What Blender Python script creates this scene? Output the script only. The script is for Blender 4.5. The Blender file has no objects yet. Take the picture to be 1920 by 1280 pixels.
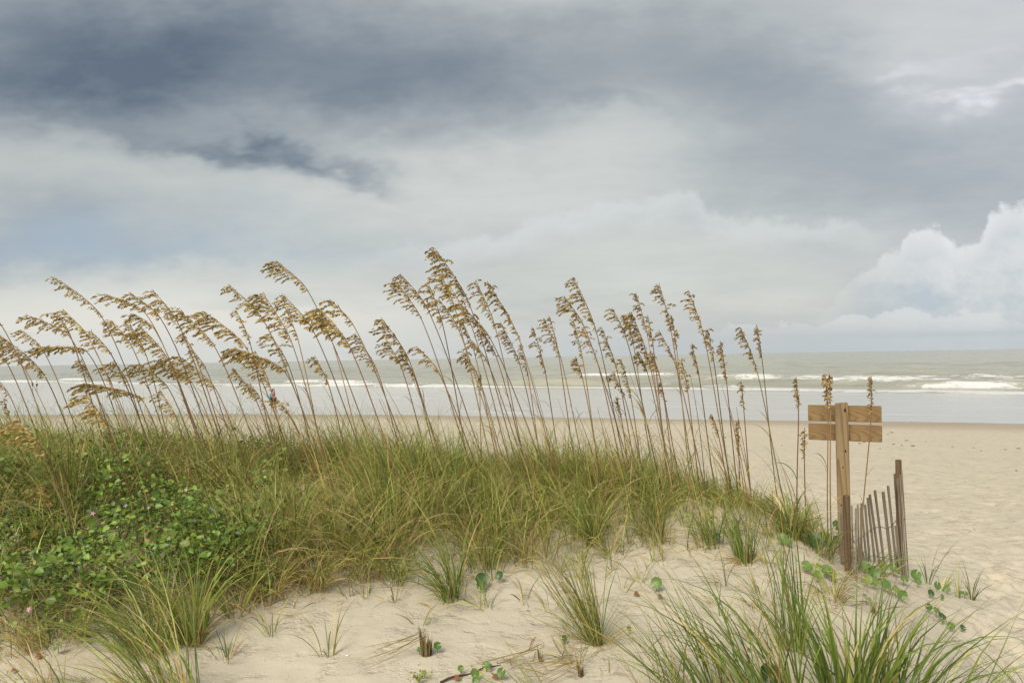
import bpy, bmesh, math, random
import numpy as np
from mathutils import Vector, Matrix, Quaternion

R = math.radians
SC = bpy.context.scene
COL = SC.collection
rng = np.random.default_rng(7)
random.seed(7)

# ------------------------------------------------------------------ camera
EYE = 3.6                       # metres above sea level
FPX = 1440.0                    # focal length in 1920-px units (27 mm)
PITCH, ROLL = 1.19, -0.98
cam_d = bpy.data.cameras.new('camera')
cam = bpy.data.objects.new('camera', cam_d)
COL.objects.link(cam)
cam_d.sensor_width = 36.0
cam_d.lens = 27.0
cam_d.clip_start = 0.05
cam_d.clip_end = 90000.0
CAM_R = Matrix.Rotation(R(90 + PITCH), 3, 'X') @ Matrix.Rotation(R(ROLL), 3, 'Z')
cam.matrix_world = Matrix.Translation((0, 0, EYE)) @ CAM_R.to_4x4()
SC.camera = cam
CR = np.array(CAM_R)

# ------------------------------------------------------------------ light
SUN_EL, SUN_AZ = 42.0, 208.0     # compass-like: 0 = +Y (out to sea), clockwise
SKY_STRENGTH = 0.1
sun_d = bpy.data.lights.new('sun', 'SUN')
sun_d.energy = 1.5
sun_d.angle = R(24)
sun_d.color = (1.0, 0.93, 0.80)
sun = bpy.data.objects.new('sun', sun_d)
COL.objects.link(sun)
sdir = Vector((math.sin(R(SUN_AZ)) * math.cos(R(SUN_EL)), math.cos(R(SUN_AZ)) * math.cos(R(SUN_EL)), math.sin(R(SUN_EL))))
sun.rotation_euler = (-sdir).to_track_quat('-Z', 'Y').to_euler()
sun.location = sdir * 60

SC.view_settings.view_transform = 'Standard'
SC.view_settings.look = 'None'
SC.view_settings.exposure = 1.15
SC.view_settings.gamma = 1.0
SC.view_settings.use_curve_mapping = False
SC.render.engine = 'CYCLES'
SC.cycles.use_denoising = True
SC.cycles.use_adaptive_sampling = True
SC.cycles.adaptive_threshold = 0.025
SC.cycles.max_bounces = 4
SC.cycles.diffuse_bounces = 2
SC.cycles.transmission_bounces = 4
SC.cycles.transparent_max_bounces = 8

# ------------------------------------------------------------------ node helper
class S:
    """a socket (or number) with arithmetic that builds Math nodes"""
    nt = None
    def __init__(self, s): self.s = s
    @staticmethod
    def put(inp, v):
        if isinstance(v, S): v = v.s
        if isinstance(v, bpy.types.NodeSocket): S.nt.links.new(v, inp)
        else: inp.default_value = v
    @staticmethod
    def m(op, *a, clamp=False):
        n = S.nt.nodes.new('ShaderNodeMath'); n.operation = op; n.use_clamp = clamp
        for i, v in enumerate(a): S.put(n.inputs[i], v)
        return S(n.outputs[0])
    def __add__(a, b): return S.m('ADD', a, b)
    __radd__ = __add__
    def __sub__(a, b): return S.m('SUBTRACT', a, b)
    def __rsub__(a, b): return S.m('SUBTRACT', b, a)
    def __mul__(a, b): return S.m('MULTIPLY', a, b)
    __rmul__ = __mul__
    def __truediv__(a, b): return S.m('DIVIDE', a, b)
    def clamp(a): return S.m('ADD', a, 0.0, clamp=True)

def smooth(x, lo, hi):
    n = S.nt.nodes.new('ShaderNodeMapRange'); n.interpolation_type = 'SMOOTHSTEP'
    S.put(n.inputs['Value'], x); S.put(n.inputs['From Min'], lo); S.put(n.inputs['From Max'], hi)
    return S(n.outputs['Result'])
def vec(x, y, z=0.0):
    n = S.nt.nodes.new('ShaderNodeCombineXYZ')
    for i, v in enumerate((x, y, z)): S.put(n.inputs[i], v)
    return S(n.outputs[0])
def noise(v, scale, detail=4.0, rough=0.5, dist=0.0, colour=False, dim='3D'):
    n = S.nt.nodes.new('ShaderNodeTexNoise'); n.noise_dimensions = dim
    if v is not None: S.put(n.inputs['Vector'], v)
    n.inputs['Scale'].default_value = scale; n.inputs['Detail'].default_value = detail
    n.inputs['Roughness'].default_value = rough; n.inputs['Distortion'].default_value = dist
    return S(n.outputs['Color' if colour else 'Fac'])
def mix(f, a, b, mode='MIX'):
    n = S.nt.nodes.new('ShaderNodeMix'); n.data_type = 'RGBA'; n.blend_type = mode; n.clamp_factor = True
    S.put(n.inputs[0], f)
    for i, v in ((6, a), (7, b)):
        if isinstance(v, (tuple, list)): n.inputs[i].default_value = (*v[:3], 1.0)
        else: S.put(n.inputs[i], v)
    return S(n.outputs[2])
def ramp(f, stops):
    n = S.nt.nodes.new('ShaderNodeValToRGB'); S.put(n.inputs[0], f)
    el = n.color_ramp.elements
    while len(el) < len(stops): el.new(0.5)
    for e, (p, c) in zip(el, stops): e.position = p; e.color = (*c, 1.0)
    return S(n.outputs[0])
def fcurve(x, pts):
    n = S.nt.nodes.new('ShaderNodeFloatCurve'); S.put(n.inputs['Value'], x)
    c = n.mapping.curves[0]
    while len(c.points) < len(pts): c.points.new(0.5, 0.5)
    for p, (a, b) in zip(c.points, sorted(pts)): p.location = (a, b); p.handle_type = 'AUTO_CLAMPED'
    n.mapping.update()
    return S(n.outputs[0])
def hor(px): return 686.0 - 0.0172 * px          # horizon row in the photograph

# ------------------------------------------------------------------ sky
def build_world():
    w = bpy.data.worlds.new('World'); SC.world = w; w.use_nodes = True
    nt = w.node_tree; S.nt = nt
    nt.nodes.clear()
    out = nt.nodes.new('ShaderNodeOutputWorld'); bg = nt.nodes.new('ShaderNodeBackground')
    nt.links.new(bg.outputs[0], out.inputs[0]); bg.inputs['Strength'].default_value = SKY_STRENGTH
    sky = nt.nodes.new('ShaderNodeTexSky'); sky.sky_type = 'NISHITA'; sky.sun_disc = False
    sky.sun_elevation = R(SUN_EL); sky.sun_rotation = R(SUN_AZ); sky.air_density = 1.2; sky.dust_density = 2.5
    w.cycles.sampling_method = 'MANUAL'; w.cycles.sample_map_resolution = 256
    tc = nt.nodes.new('ShaderNodeTexCoord'); d = S(tc.outputs['Generated'])
    sx = nt.nodes.new('ShaderNodeSeparateXYZ'); S.put(sx.inputs[0], d)
    x, y, z = (S(sx.outputs[i]) for i in range(3))
    z = S.m('MAXIMUM', z, 0.0)
    az = S.m('ARCTAN2', x, y)
    hyp = S.m('SQRT', x * x + y * y + 1e-5)
    a = az * (1.0 + az * az * 0.36)
    U = a * 1440.0
    V = z / hyp * S.m('SQRT', 1.0 + a * a) * 1440.0          # height above the horizon
    V = S.m('MINIMUM', V, 6000.0)
    # cloud ceiling in perspective
    den = z + 0.16
    cx, cy = x / den, y / den
    ceil = vec(cx, cy, 0.3)
    nA = noise(ceil, 0.9, 4, 0.55, dim='2D')                  # broad masses
    nB = noise(vec(cx + cy * 0.35, cy * 1.25), 2.3, 6, 0.64, dim='2D')             # torn detail
    streak = noise(vec(U * 0.0022 + V * 0.002, V * 0.0115), 1.0, 4, 0.6, dim='2D')
    wob = noise(vec(U * 0.003, V * 0.006), 1.0, 4, 0.6, dim='2D')
    wob2 = noise(vec(U * 0.003 + 31.7, V * 0.006), 1.0, 4, 0.6, dim='2D')
    Uw = U + (wob - 0.5) * 420.0
    Vw = V + (wob2 - 0.5) * 190.0
    def lobe(px, py, rx, ry, rot=0.0, warped=True):
        u0, v0 = px - 960.0, hor(px) - py
        uu, vv = (Uw, Vw) if warped else (U, V)
        if rot == 0.0:
            p, q = (uu - u0) * (1.0 / rx), (vv - v0) * (1.0 / ry)
        else:
            du, dv = uu - u0, vv - v0
            c, s = math.cos(R(rot)), math.sin(R(rot))
            p = (du * c + dv * s) * (1.0 / rx)
            q = (dv * c - du * s) * (1.0 / ry)
        return S.m('EXPONENT', (p * p + q * q) * -1.0)
    # how heavy the cloud is in each part of the sky in view; it relaxes to an even overcast elsewhere
    heavy = [(0, 30, .84), (200, 120, .98), (420, 60, .90), (700, 100, .80), (950, 90, .68), (1090, 40, .44), (1250, 60, .52), (1400, 130, .64), (1600, 60, .36), (1850, 50, .22),
             (60, 180, .84), (300, 200, .72), (600, 190, .72), (850, 200, .60), (1050, 210, .44), (1250, 230, .42), (1450, 260, .50), (1750, 230, .38), (1880, 330, .45), (1650, 340, .46),
             (50, 260, .44), (250, 290, .36), (100, 340, .38), (750, 310, .23), (950, 330, .20), (1200, 320, .30), (450, 370, .32), (60, 440, .48), (270, 460, .36), (550, 450, .27),
             (820, 420, .24), (1450, 380, .40), (1640, 430, .36), (1200, 500, .25), (500, 550, .19), (100, 570, .14), (1400, 560, .24)]
    hp = np.array([(a - 960.0, hor(a) - b) for a, b, _ in heavy]); RX, RY, BASE = 270.0, 105.0, 0.36
    G = np.exp(-((hp[:, None, 0] - hp[None, :, 0]) / RX) ** 2 - ((hp[:, None, 1] - hp[None, :, 1]) / RY) ** 2)
    wts = np.linalg.solve(G + np.eye(len(hp)) * 0.06, np.array([c for *_, c in heavy]) - BASE)
    dark = None
    for (a, b, _), wk in zip(heavy, wts):
        term = lobe(a, b, RX, RY) * float(wk)
        dark = term if dark is None else dark + term
    dark = dark + lobe(500, 292, 210, 24, -13) * (0.06 + 0.50 * nB) + lobe(330, 260, 170, 12, -10) * 0.12 + lobe(600, 325, 130, 9, -15, False) * 0.10 + lobe(610, 330, 120, 12, -14) * 0.14 + lobe(230, 125, 120, 45) * 0.06 + lobe(1090, 195, 120, 20, -20) * 0.10
    dd = dark.clamp()
    D = dark + BASE + (nA - 0.5) * 0.10 + (nB - 0.5) * (0.12 + 0.40 * dd) + (streak - 0.5) * 0.10
    cloud = ramp(D, [(0.0, (0.74, 0.74, 0.72)), (0.22, (0.60, 0.615, 0.585)), (0.48, (0.375, 0.405, 0.415)),
                     (0.76, (0.215, 0.25, 0.285)), (1.0, (0.11, 0.142, 0.185))])
    # lilac tint to the right, as the photograph shows
    cloud = mix(smooth(U, 350.0, 900.0) * 0.6, cloud, mix(1.0, cloud, (0.99, 0.985, 1.07), 'MULTIPLY'))
    # thin blue gaps low on the left
    blue = (lobe(30, 455, 430, 62) * 0.75 + lobe(420, 470, 300, 30) * 0.3).clamp()
    cloud = mix(blue * 0.95, cloud, (0.33, 0.42, 0.52))
    # low bright haze streaks
    hz = smooth(V, 185.0, 70.0) * smooth(U, 450.0, -450.0) * smooth(streak, 0.28, 0.52)
    cloud = mix(hz * 0.75, cloud, (0.80, 0.785, 0.73))
    # cumulus banks: silhouettes along the azimuth
    bil = noise(vec(U * 0.012, V * 0.016), 1.0, 4, 0.55, dim='2D')
    bil2 = noise(vec(U * 0.035, V * 0.04), 1.0, 3, 0.55, dim='2D')
    edge = (bil - 0.5) * 62.0 + (bil2 - 0.5) * 26.0
    def bank(pts, floor):
        n = [((px + 1440.0) / 4800.0, max(0.0, hor(px) - py) / 400.0) for px, py in pts]
        return fcurve((U + 2400.0) * (1.0 / 4800.0), n) * 400.0 + edge
    # U + 2400 over 4800  <->  (px + 1440)/4800
    bA = bank([(-1440, 600), (300, 560), (640, 475), (720, 462), (900, 445), (1010, 402), (1120, 382), (1250, 368), (1300, 352),
               (1335, 388), (1480, 408), (1590, 412), (1680, 440), (2000, 470), (3360, 560)], 0)
    mA = smooth(bA - V, -6.0, 22.0) * smooth(V, 60.0, 215.0) * smooth(U, -420.0, -40.0) * smooth(U, 760.0, 600.0)
    litA = smooth(bA - V, 75.0, 4.0)
    cloud = mix(mA * (0.08 + litA * 0.50), cloud, (0.68, 0.70, 0.70))
    bB = bank([(-1440, 640), (1200, 636), (1480, 615), (1560, 570), (1600, 520), (1660, 475), (1698, 452), (1716, 425), (1760, 422), (1790, 452),
               (1840, 435), (1870, 392), (1930, 374), (2100, 400), (2400, 480), (3360, 600)], 0)
    mB = smooth(bB - V, -4.0, 14.0) * smooth(U, 520.0, 820.0)
    gap = (lobe(1660, 565, 120, 24) * 1.0 + lobe(1870, 560, 60, 30) * 0.5 + lobe(1740, 540, 60, 30) * 0.4).clamp()
    body = 0.52 + (bil - 0.5) * 0.8 + smooth(bB - V, 60.0, 2.0) * 0.42 + (bil2 - 0.5) * 0.5 - gap * 0.55
    cumB = ramp(body, [(0.0, (0.46, 0.54, 0.61)), (0.45, (0.63, 0.66, 0.685)), (0.8, (0.735, 0.745, 0.755)), (1.0, (0.80, 0.80, 0.79))])
    cloud = mix(mB * 0.85, cloud, cumB)
    wisp = lobe(1870, 165, 140, 17, 9) * 1.1 + lobe(1770, 125, 90, 14, 12) * 0.5
    cloud = mix(wisp * smooth(nB, 0.25, 0.6), cloud, (0.77, 0.78, 0.81))
    bC = bank([(-1440, 655), (900, 640), (1100, 622), (1300, 618), (1400, 605), (1540, 606), (1590, 592), (1640, 588), (1720, 572), (1800, 588), (1920, 590), (2300, 600), (3360, 640)], 0)
    mC = smooth(bC - V, 0.0, 8.0) * smooth(U, -100.0, 500.0) * smooth(V, 25.0, 60.0)
    cloud = mix(mC * 0.55, cloud, (0.72, 0.735, 0.75))
    # haze along the sea horizon, a flat shadowed base on the right
    base = lobe(1800, 626, 260, 7, 0, False)
    cloud = mix(base * 0.6, cloud, (0.44, 0.50, 0.56))
    cloud = mix(smooth(V, 85.0, 5.0) * 0.75, cloud, mix(smooth(U, -600.0, 600.0), (0.66, 0.68, 0.66), (0.53, 0.58, 0.61)))
    # colour / strength: the clouds are given as seen, the clear sky is the Nishita sky
    sc_ = nt.nodes.new('ShaderNodeVectorMath'); sc_.operation = 'SCALE'
    S.put(sc_.inputs[0], cloud); sc_.inputs['Scale'].default_value = 1.0 / SKY_STRENGTH * 0.46
    col = mix(0.94, S(sky.outputs[0]), S(sc_.outputs[0]))
    S.put(bg.inputs['Color'], col)
build_world()

# ------------------------------------------------------------------ materials
def principled(name):
    m = bpy.data.materials.new(name); m.use_nodes = True
    S.nt = m.node_tree
    p = m.node_tree.nodes['Principled BSDF']
    return m, p
def bump(p, h, strength, distance):
    b = S.nt.nodes.new('ShaderNodeBump'); b.inputs['Strength'].default_value = strength; b.inputs['Distance'].default_value = distance
    S.put(b.inputs['Height'], h); S.nt.links.new(b.outputs[0], p.inputs['Normal'])
def coord(kind='Object'):
    return S(S.nt.nodes.new('ShaderNodeTexCoord').outputs[kind])
def scaled(v, sx, sy, sz, loc=(0, 0, 0)):
    n = S.nt.nodes.new('ShaderNodeMapping'); S.put(n.inputs['Vector'], v)
    n.inputs['Scale'].default_value = (sx, sy, sz); n.inputs['Location'].default_value = loc
    return S(n.outputs[0])
def attr(name, out='Color'):
    n = S.nt.nodes.new('ShaderNodeAttribute'); n.attribute_name = name
    return S(n.outputs[out])
def plain(name, c, rough=0.7, var=0.15, scale=20.0):
    m, p = principled(name)
    nz = noise(coord(), scale, 4)
    S.put(p.inputs['Base Color'], mix(nz, tuple(v * (1 - var) for v in c), tuple(min(1, v * (1 + var)) for v in c)))
    p.inputs['Roughness'].default_value = rough
    return m

def leaf_material(name, trans=0.3, rough=0.5, spec=0.35):
    m, p = principled(name)
    nt = m.node_tree
    c = attr('tint')
    S.put(p.inputs['Base Color'], c)
    p.inputs['Roughness'].default_value = rough
    p.inputs['Specular IOR Level'].default_value = spec
    t = nt.nodes.new('ShaderNodeBsdfTranslucent'); S.put(t.inputs['Color'], c)
    ms = nt.nodes.new('ShaderNodeMixShader'); ms.inputs[0].default_value = trans
    nt.links.new(p.outputs[0], ms.inputs[1]); nt.links.new(t.outputs[0], ms.inputs[2])
    nt.links.new(ms.outputs[0], nt.nodes['Material Output'].inputs['Surface'])
    return m

def sand_material():
    m, p = principled('sand')
    o = coord()
    wet = attr('wet', 'Fac')
    big = noise(o, 0.7, 5, 0.55); mid = noise(o, 6.0, 5, 0.6); fine = noise(o, 160.0, 3, 0.6); grain = noise(o, 700.0, 2, 0.5)
    dry = mix(big, (0.54, 0.475, 0.36), (0.61, 0.545, 0.425))
    dry = mix(smooth(mid, 0.42, 0.75) * 0.35, dry, (0.455, 0.375, 0.275))
    scuff = noise(scaled(o, 1.0, 1.35, 1.0), 4.2, 5, 0.66)
    dry = mix(smooth(scuff, 0.52, 0.70) * 0.5, dry, (0.44, 0.37, 0.265))
    dry = mix(smooth(fine, 0.60, 0.72) * 0.45, dry, (0.36, 0.29, 0.21))
    dry = mix(smooth(grain, 0.55, 0.8) * 0.35, dry, (0.70, 0.63, 0.52))
    # shell hash and dark flecks
    vor = S.nt.nodes.new('ShaderNodeTexVoronoi'); S.put(vor.inputs['Vector'], o); vor.inputs['Scale'].default_value = 38.0
    fleck = smooth(S(vor.outputs['Distance']), 0.16, 0.07) * smooth(noise(o, 9.0, 2), 0.46, 0.60)
    dry = mix(fleck * 0.85, dry, (0.17, 0.125, 0.085))
    damp = mix(noise(scaled(o, 0.15, 0.6, 1.0), 1.0, 4), (0.36, 0.29, 0.205), (0.44, 0.37, 0.265))
    S.put(p.inputs['Base Color'], mix(wet, dry, damp))
    S.put(p.inputs['Roughness'], 0.95 - wet * 0.35)
    p.inputs['Specular IOR Level'].default_value = 0.25
    lumps = noise(scaled(o, 0.9, 1.2, 1.0), 3.0, 4, 0.6)
    h = lumps * 0.025 * (1.0 - wet) - smooth(scuff, 0.48, 0.72) * 0.018 * (1.0 - wet) + mid * 0.014 * (1.0 - wet * 0.8) + fine * 0.0025 + grain * 0.0006
    bump(p, h, 0.8, 1.0)
    return m

def water_material():
    m, p = principled('sea_water')
    o = coord()
    f = attr('foam', 'Fac')
    sp = S.nt.nodes.new('ShaderNodeSeparateXYZ'); S.put(sp.inputs[0], o)
    X, Y = S(sp.outputs[0]), S(sp.outputs[1])
    u = X * 0.819 - Y * 0.5735
    v = X * 0.5735 + Y * 0.819
    lace = noise(vec(u * 0.45, v * 0.8, 0.0), 1.0, 7, 0.68, 0.8)
    fine = noise(vec(u * 2.0, v * 3.0, 3.0), 1.0, 4, 0.6)
    mask = smooth(f + (lace - 0.5) * 1.7 + (fine - 0.5) * 0.5, 0.50, 0.72)
    murk = smooth(noise(vec(u * 0.05, v * 0.22, 1.0), 1.0, 5, 0.62), 0.3, 0.7)
    base = mix(murk, (0.31, 0.305, 0.235), (0.45, 0.435, 0.34))
    foam = mix(fine, (0.62, 0.615, 0.585), (0.78, 0.775, 0.755))
    S.put(p.inputs['Base Color'], mix(mask, base, foam))
    S.put(p.inputs['Roughness'], 0.22 + mask * 0.6)
    p.inputs['IOR'].default_value = 1.33
    S.put(p.inputs['Specular IOR Level'], 0.5 - mask * 0.35)
    w1 = noise(vec(u * 0.16, v * 0.55, 0.0), 1.0, 4, 0.55, 0.4)
    w2 = noise(vec(u * 0.8, v * 2.0, 5.0), 1.0, 4, 0.6, 0.3)
    w3 = noise(vec(u * 0.03, v * 0.11, 5.0), 1.0, 4, 0.6, 0.3)
    h = w1 * 0.42 + w2 * 0.10 + w3 * 1.1 + mask * 0.05
    bump(p, h, 0.9, 1.0)
    return m

def swash_material():
    m, p = principled('swash_water')
    o = coord()
    n = noise(scaled(o, 0.05, 0.25, 1.0), 1.0, 4)
    sp = S.nt.nodes.new('ShaderNodeSeparateXYZ'); S.put(sp.inputs[0], o)
    X, Y = S(sp.outputs[0]), S(sp.outputs[1])
    foamline = noise(vec((X * 0.85 - Y * 0.52) * 0.05, (X * 0.52 + Y * 0.85) * 0.45, 0.0), 1.0, 5, 0.62)
    S.put(p.inputs['Base Color'], mix(smooth(foamline, 0.56, 0.70) * 0.8, mix(n, (0.42, 0.395, 0.35), (0.50, 0.475, 0.43)), (0.68, 0.67, 0.65)))
    S.put(p.inputs['Roughness'], 0.10 + foamline * 0.12)
    p.inputs['IOR'].default_value = 1.33
    bump(p, noise(scaled(o, 0.5, 1.5, 1.0), 1.0, 3) * 0.03, 0.12, 1.0)
    return m

def wood_material(name, light, darkc, scale=34.0, axis='X', grey=0.0, rel=0.1):
    """long ring figure along one axis, so a sawn face shows cathedral arches"""
    m, p = principled(name)
    o = coord()
    info = S.nt.nodes.new('ShaderNodeObjectInfo')
    k = 0.16
    sc = {'X': (k, 1, 1), 'Z': (1, 1, 0.035)}[axis]
    v = scaled(o, *sc)
    off = S.nt.nodes.new('ShaderNodeVectorMath'); off.operation = 'MULTIPLY_ADD'
    rv = vec(S(info.outputs['Random']), S(info.outputs['Random']) * 0.4 - 0.2, S(info.outputs['Random']) * 0.3)
    S.put(off.inputs[0], rv); off.inputs[1].default_value = (0.09, 0.0, 0.05) if axis == 'X' else (0.05, 0.02, 0.2); S.put(off.inputs[2], v)
    vv = S(off.outputs[0])
    wn = noise(vv, 9.0, 3, 0.5, colour=True)
    add = S.nt.nodes.new('ShaderNodeVectorMath'); add.operation = 'MULTIPLY_ADD'
    S.put(add.inputs[0], wn); add.inputs[1].default_value = (0.05, 0.05, 0.05) if axis == 'X' else (0.018, 0.018, 0.018); S.put(add.inputs[2], vv)
    wv = S.nt.nodes.new('ShaderNodeTexWave'); wv.wave_type = 'RINGS'; wv.rings_direction = 'SPHERICAL'; wv.wave_profile = 'SAW'
    S.put(wv.inputs['Vector'], S(add.outputs[0])); wv.inputs['Scale'].default_value = scale; wv.inputs['Distortion'].default_value = 1.2
    wv.inputs['Detail'].default_value = 3; wv.inputs['Detail Scale'].default_value = 2.0
    ring = S(wv.outputs['Fac'])
    fibre = noise(scaled(o, *{'X': (6, 160, 160), 'Z': (160, 160, 6)}[axis]), 1.0, 3, 0.6)
    blot = noise(o, 7.0, 4, 0.6)
    c = mix(smooth(ring, 0.45, 1.0), light, darkc)
    c = mix(smooth(fibre, 0.35, 0.8) * 0.35, c, tuple(x * 0.55 for x in darkc))
    c = mix(smooth(blot, 0.5, 0.8) * 0.4, c, tuple(x * 0.7 for x in light))
    if grey > 0: c = mix(grey * 1.0, c, (0.28, 0.25, 0.205)) if not isinstance(grey, S) else c
    S.put(p.inputs['Base Color'], c)
    p.inputs['Roughness'].default_value = 0.8
    bump(p, ring * 0.3 + fibre, rel, 0.01)
    return m

M = {}
M['sand'] = sand_material()
M['sea'] = water_material()
M['swash'] = swash_material()
M['blade'] = leaf_material('grass_blade', 0.22, 0.5, 0.3)
M['vine'] = leaf_material('vine_leaf', 0.15, 0.42, 0.4)
M['seed'] = leaf_material('seed_husk', 0.20, 0.6, 0.25)
M['stem'] = leaf_material('dry_stem', 0.05, 0.55, 0.3)
M['board'] = wood_material('sign_board_wood', (0.31, 0.20, 0.09), (0.20, 0.122, 0.052), 24.0, 'X')
M['post'] = wood_material('sign_post_wood', (0.33, 0.235, 0.125), (0.20, 0.128, 0.06), 16.0, 'Z')
M['fpost'] = wood_material('fence_post_wood', (0.15, 0.095, 0.045), (0.08, 0.048, 0.022), 16.0, 'Z')
M['slat'] = wood_material('weathered_slat_wood', (0.27, 0.22, 0.155), (0.14, 0.105, 0.068), 30.0, 'Z', 0.2, 0.2)
M['knot'] = plain('wood_knot', (0.055, 0.032, 0.016), 0.8)
M['wire'] = plain('rusty_wire', (0.16, 0.12, 0.095), 0.5)
M['deadwood'] = plain('dark_twig', (0.075, 0.05, 0.035), 0.85)
M['dead_leaf'] = plain('dead_leaf', (0.27, 0.12, 0.05), 0.8, 0.4)
M['shell'] = plain('shell', (0.78, 0.74, 0.68), 0.4)
M['weed'] = plain('seaweed', (0.12, 0.085, 0.055), 0.8, 0.4)
M['skin'] = plain('skin', (0.46, 0.26, 0.18), 0.5, 0.05)
M['hair'] = plain('hair', (0.03, 0.02, 0.015), 0.6)
M['pink'] = plain('pink_cloth', (0.62, 0.26, 0.28), 0.85, 0.05)
M['teal'] = plain('teal_cloth', (0.03, 0.33, 0.42), 0.85, 0.05)
M['black'] = plain('dark_cloth', (0.02, 0.018, 0.022), 0.85, 0.05)
M['white'] = plain('white_cloth', (0.72, 0.72, 0.74), 0.85, 0.05)
M['petal'] = plain('pink_petal', (0.72, 0.45, 0.55), 0.6, 0.1)

# ------------------------------------------------------------------ mesh helpers
def tag(o, label=None, cat=None, group=None, kind=None):
    if label: o['label'] = label
    if cat: o['category'] = cat
    if group: o['group'] = group
    if kind: o['kind'] = kind
    return o
def link(name, me, mat, parent=None, smooth_=False):
    o = bpy.data.objects.new(name, me); COL.objects.link(o)
    if mat is not None: me.materials.append(mat)
    if parent is not None: o.parent = parent
    if smooth_ and len(me.polygons): me.polygons.foreach_set('use_smooth', np.ones(len(me.polygons), bool))
    return o
def empty(name, loc, rz=0.0):
    o = bpy.data.objects.new(name, None); COL.objects.link(o)
    o.location = loc; o.rotation_euler = (0, 0, rz); o.empty_display_size = 0.1
    return o
def np_mesh(name, V, F, tint=None, fac=None):
    """V (n,3), F list of arrays (m,3) or (m,4)"""
    V = np.asarray(V, np.float32)
    if not isinstance(F, (list, tuple)): F = [F]
    F = [np.asarray(f, np.int32) for f in F if len(f)]
    me = bpy.data.meshes.new(name)
    nl = sum(f.size for f in F); npol = sum(len(f) for f in F)
    me.vertices.add(len(V)); me.vertices.foreach_set('co', V.ravel())
    me.loops.add(nl); me.loops.foreach_set('vertex_index', np.concatenate([f.ravel() for f in F]))
    me.polygons.add(npol)
    tot = np.concatenate([np.full(len(f), f.shape[1], np.int32) for f in F])
    me.polygons.foreach_set('loop_start', np.concatenate([[0], np.cumsum(tot)[:-1]]).astype(np.int32))
    me.update(calc_edges=True)
    if tint is not None:
        a = me.attributes.new('tint', 'FLOAT_COLOR', 'POINT')
        c = np.ones((len(V), 4), np.float32); c[:, :3] = tint
        a.data.foreach_set('color', c.ravel())
    for k, v in (fac or {}).items():
        a = me.attributes.new(k, 'FLOAT', 'POINT'); a.data.foreach_set('value', np.asarray(v, np.float32).ravel())
    return me
class Pile:
    """collects numpy geometry into one mesh"""
    def __init__(s): s.V, s.F, s.C, s.n = [], [], [], 0
    def add(s, V, Fs, C):
        V = np.asarray(V, float).reshape(-1, 3)
        s.V.append(V); s.C.append(np.broadcast_to(np.asarray(C, float), V.shape).reshape(-1, 3))
        for f in (Fs if isinstance(Fs, (list, tuple)) else [Fs]): s.F.append(np.asarray(f) + s.n)
        s.n += len(V)
    def mesh(s, name, origin=(0, 0, 0)):
        V = np.concatenate(s.V) - np.asarray(origin, float)
        by = {}
        for f in s.F: by.setdefault(f.shape[1], []).append(f)
        return np_mesh(name, V, [np.concatenate(v) for v in by.values()], np.concatenate(s.C))
    def obj(s, name, mat, parent=None, origin=(0, 0, 0), smooth_=False):
        return link(name, s.mesh(name, origin), mat, parent, smooth_)
def box_bm(sx, sy, sz, bev=0.0, loc=(0, 0, 0), seg=2):
    bm = bmesh.new(); bmesh.ops.create_cube(bm, size=1.0)
    for v in bm.verts: v.co = Vector((v.co.x * sx + loc[0], v.co.y * sy + loc[1], v.co.z * sz + loc[2]))
    if bev > 0: bmesh.ops.bevel(bm, geom=bm.edges[:], offset=bev, segments=seg, affect='EDGES')
    return bm
def bm_obj(name, bm, mat, parent=None, smooth_=False):
    me = bpy.data.meshes.new(name); bm.to_mesh(me); bm.free()
    return link(name, me, mat, parent, smooth_)

# value noise on a lattice, vectorised
_perm = np.random.default_rng(11).random((256, 256))
def vnoise(x, y):
    xi, yi = np.floor(x).astype(int), np.floor(y).astype(int)
    fx, fy = x - xi, y - yi
    fx = fx * fx * (3 - 2 * fx); fy = fy * fy * (3 - 2 * fy)
    g = lambda i, j: _perm[i & 255, j & 255]
    return (g(xi, yi) * (1 - fx) * (1 - fy) + g(xi + 1, yi) * fx * (1 - fy) + g(xi, yi + 1) * (1 - fx) * fy + g(xi + 1, yi + 1) * fx * fy)
def fbm(x, y, o=4):
    x = np.asarray(x, float); y = np.asarray(y, float)
    s, a, t = 0.0, 1.0, 0.0
    for k in range(o):
        s = s + a * vnoise(x * 2 ** k + 17.3 * k, y * 2 ** k + 5.1 * k); t += a; a *= 0.5
    return s / t
def sstep(x, a, b):
    t = np.clip((np.asarray(x, float) - a) / (b - a), 0, 1); return t * t * (3 - 2 * t)

# ------------------------------------------------------------------ photograph <-> place
def ray(px, py):
    l = np.stack([(np.asarray(px, float) - 960) / FPX, -(np.asarray(py, float) - 640) / FPX, -np.ones_like(np.asarray(px, float))], -1)
    return l @ CR.T
def at(px, py, Y):
    """point seen at that pixel, Y metres out"""
    d = ray(px, py); return np.array([0, 0, EYE]) + d * (np.asarray(Y, float) / d[..., 1])[..., None]
def project(P):
    q = (np.asarray(P, float) - np.array([0, 0, EYE])) @ CR
    return 960 + FPX * q[..., 0] / -q[..., 2], 640 - FPX * q[..., 1] / -q[..., 2]

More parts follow.
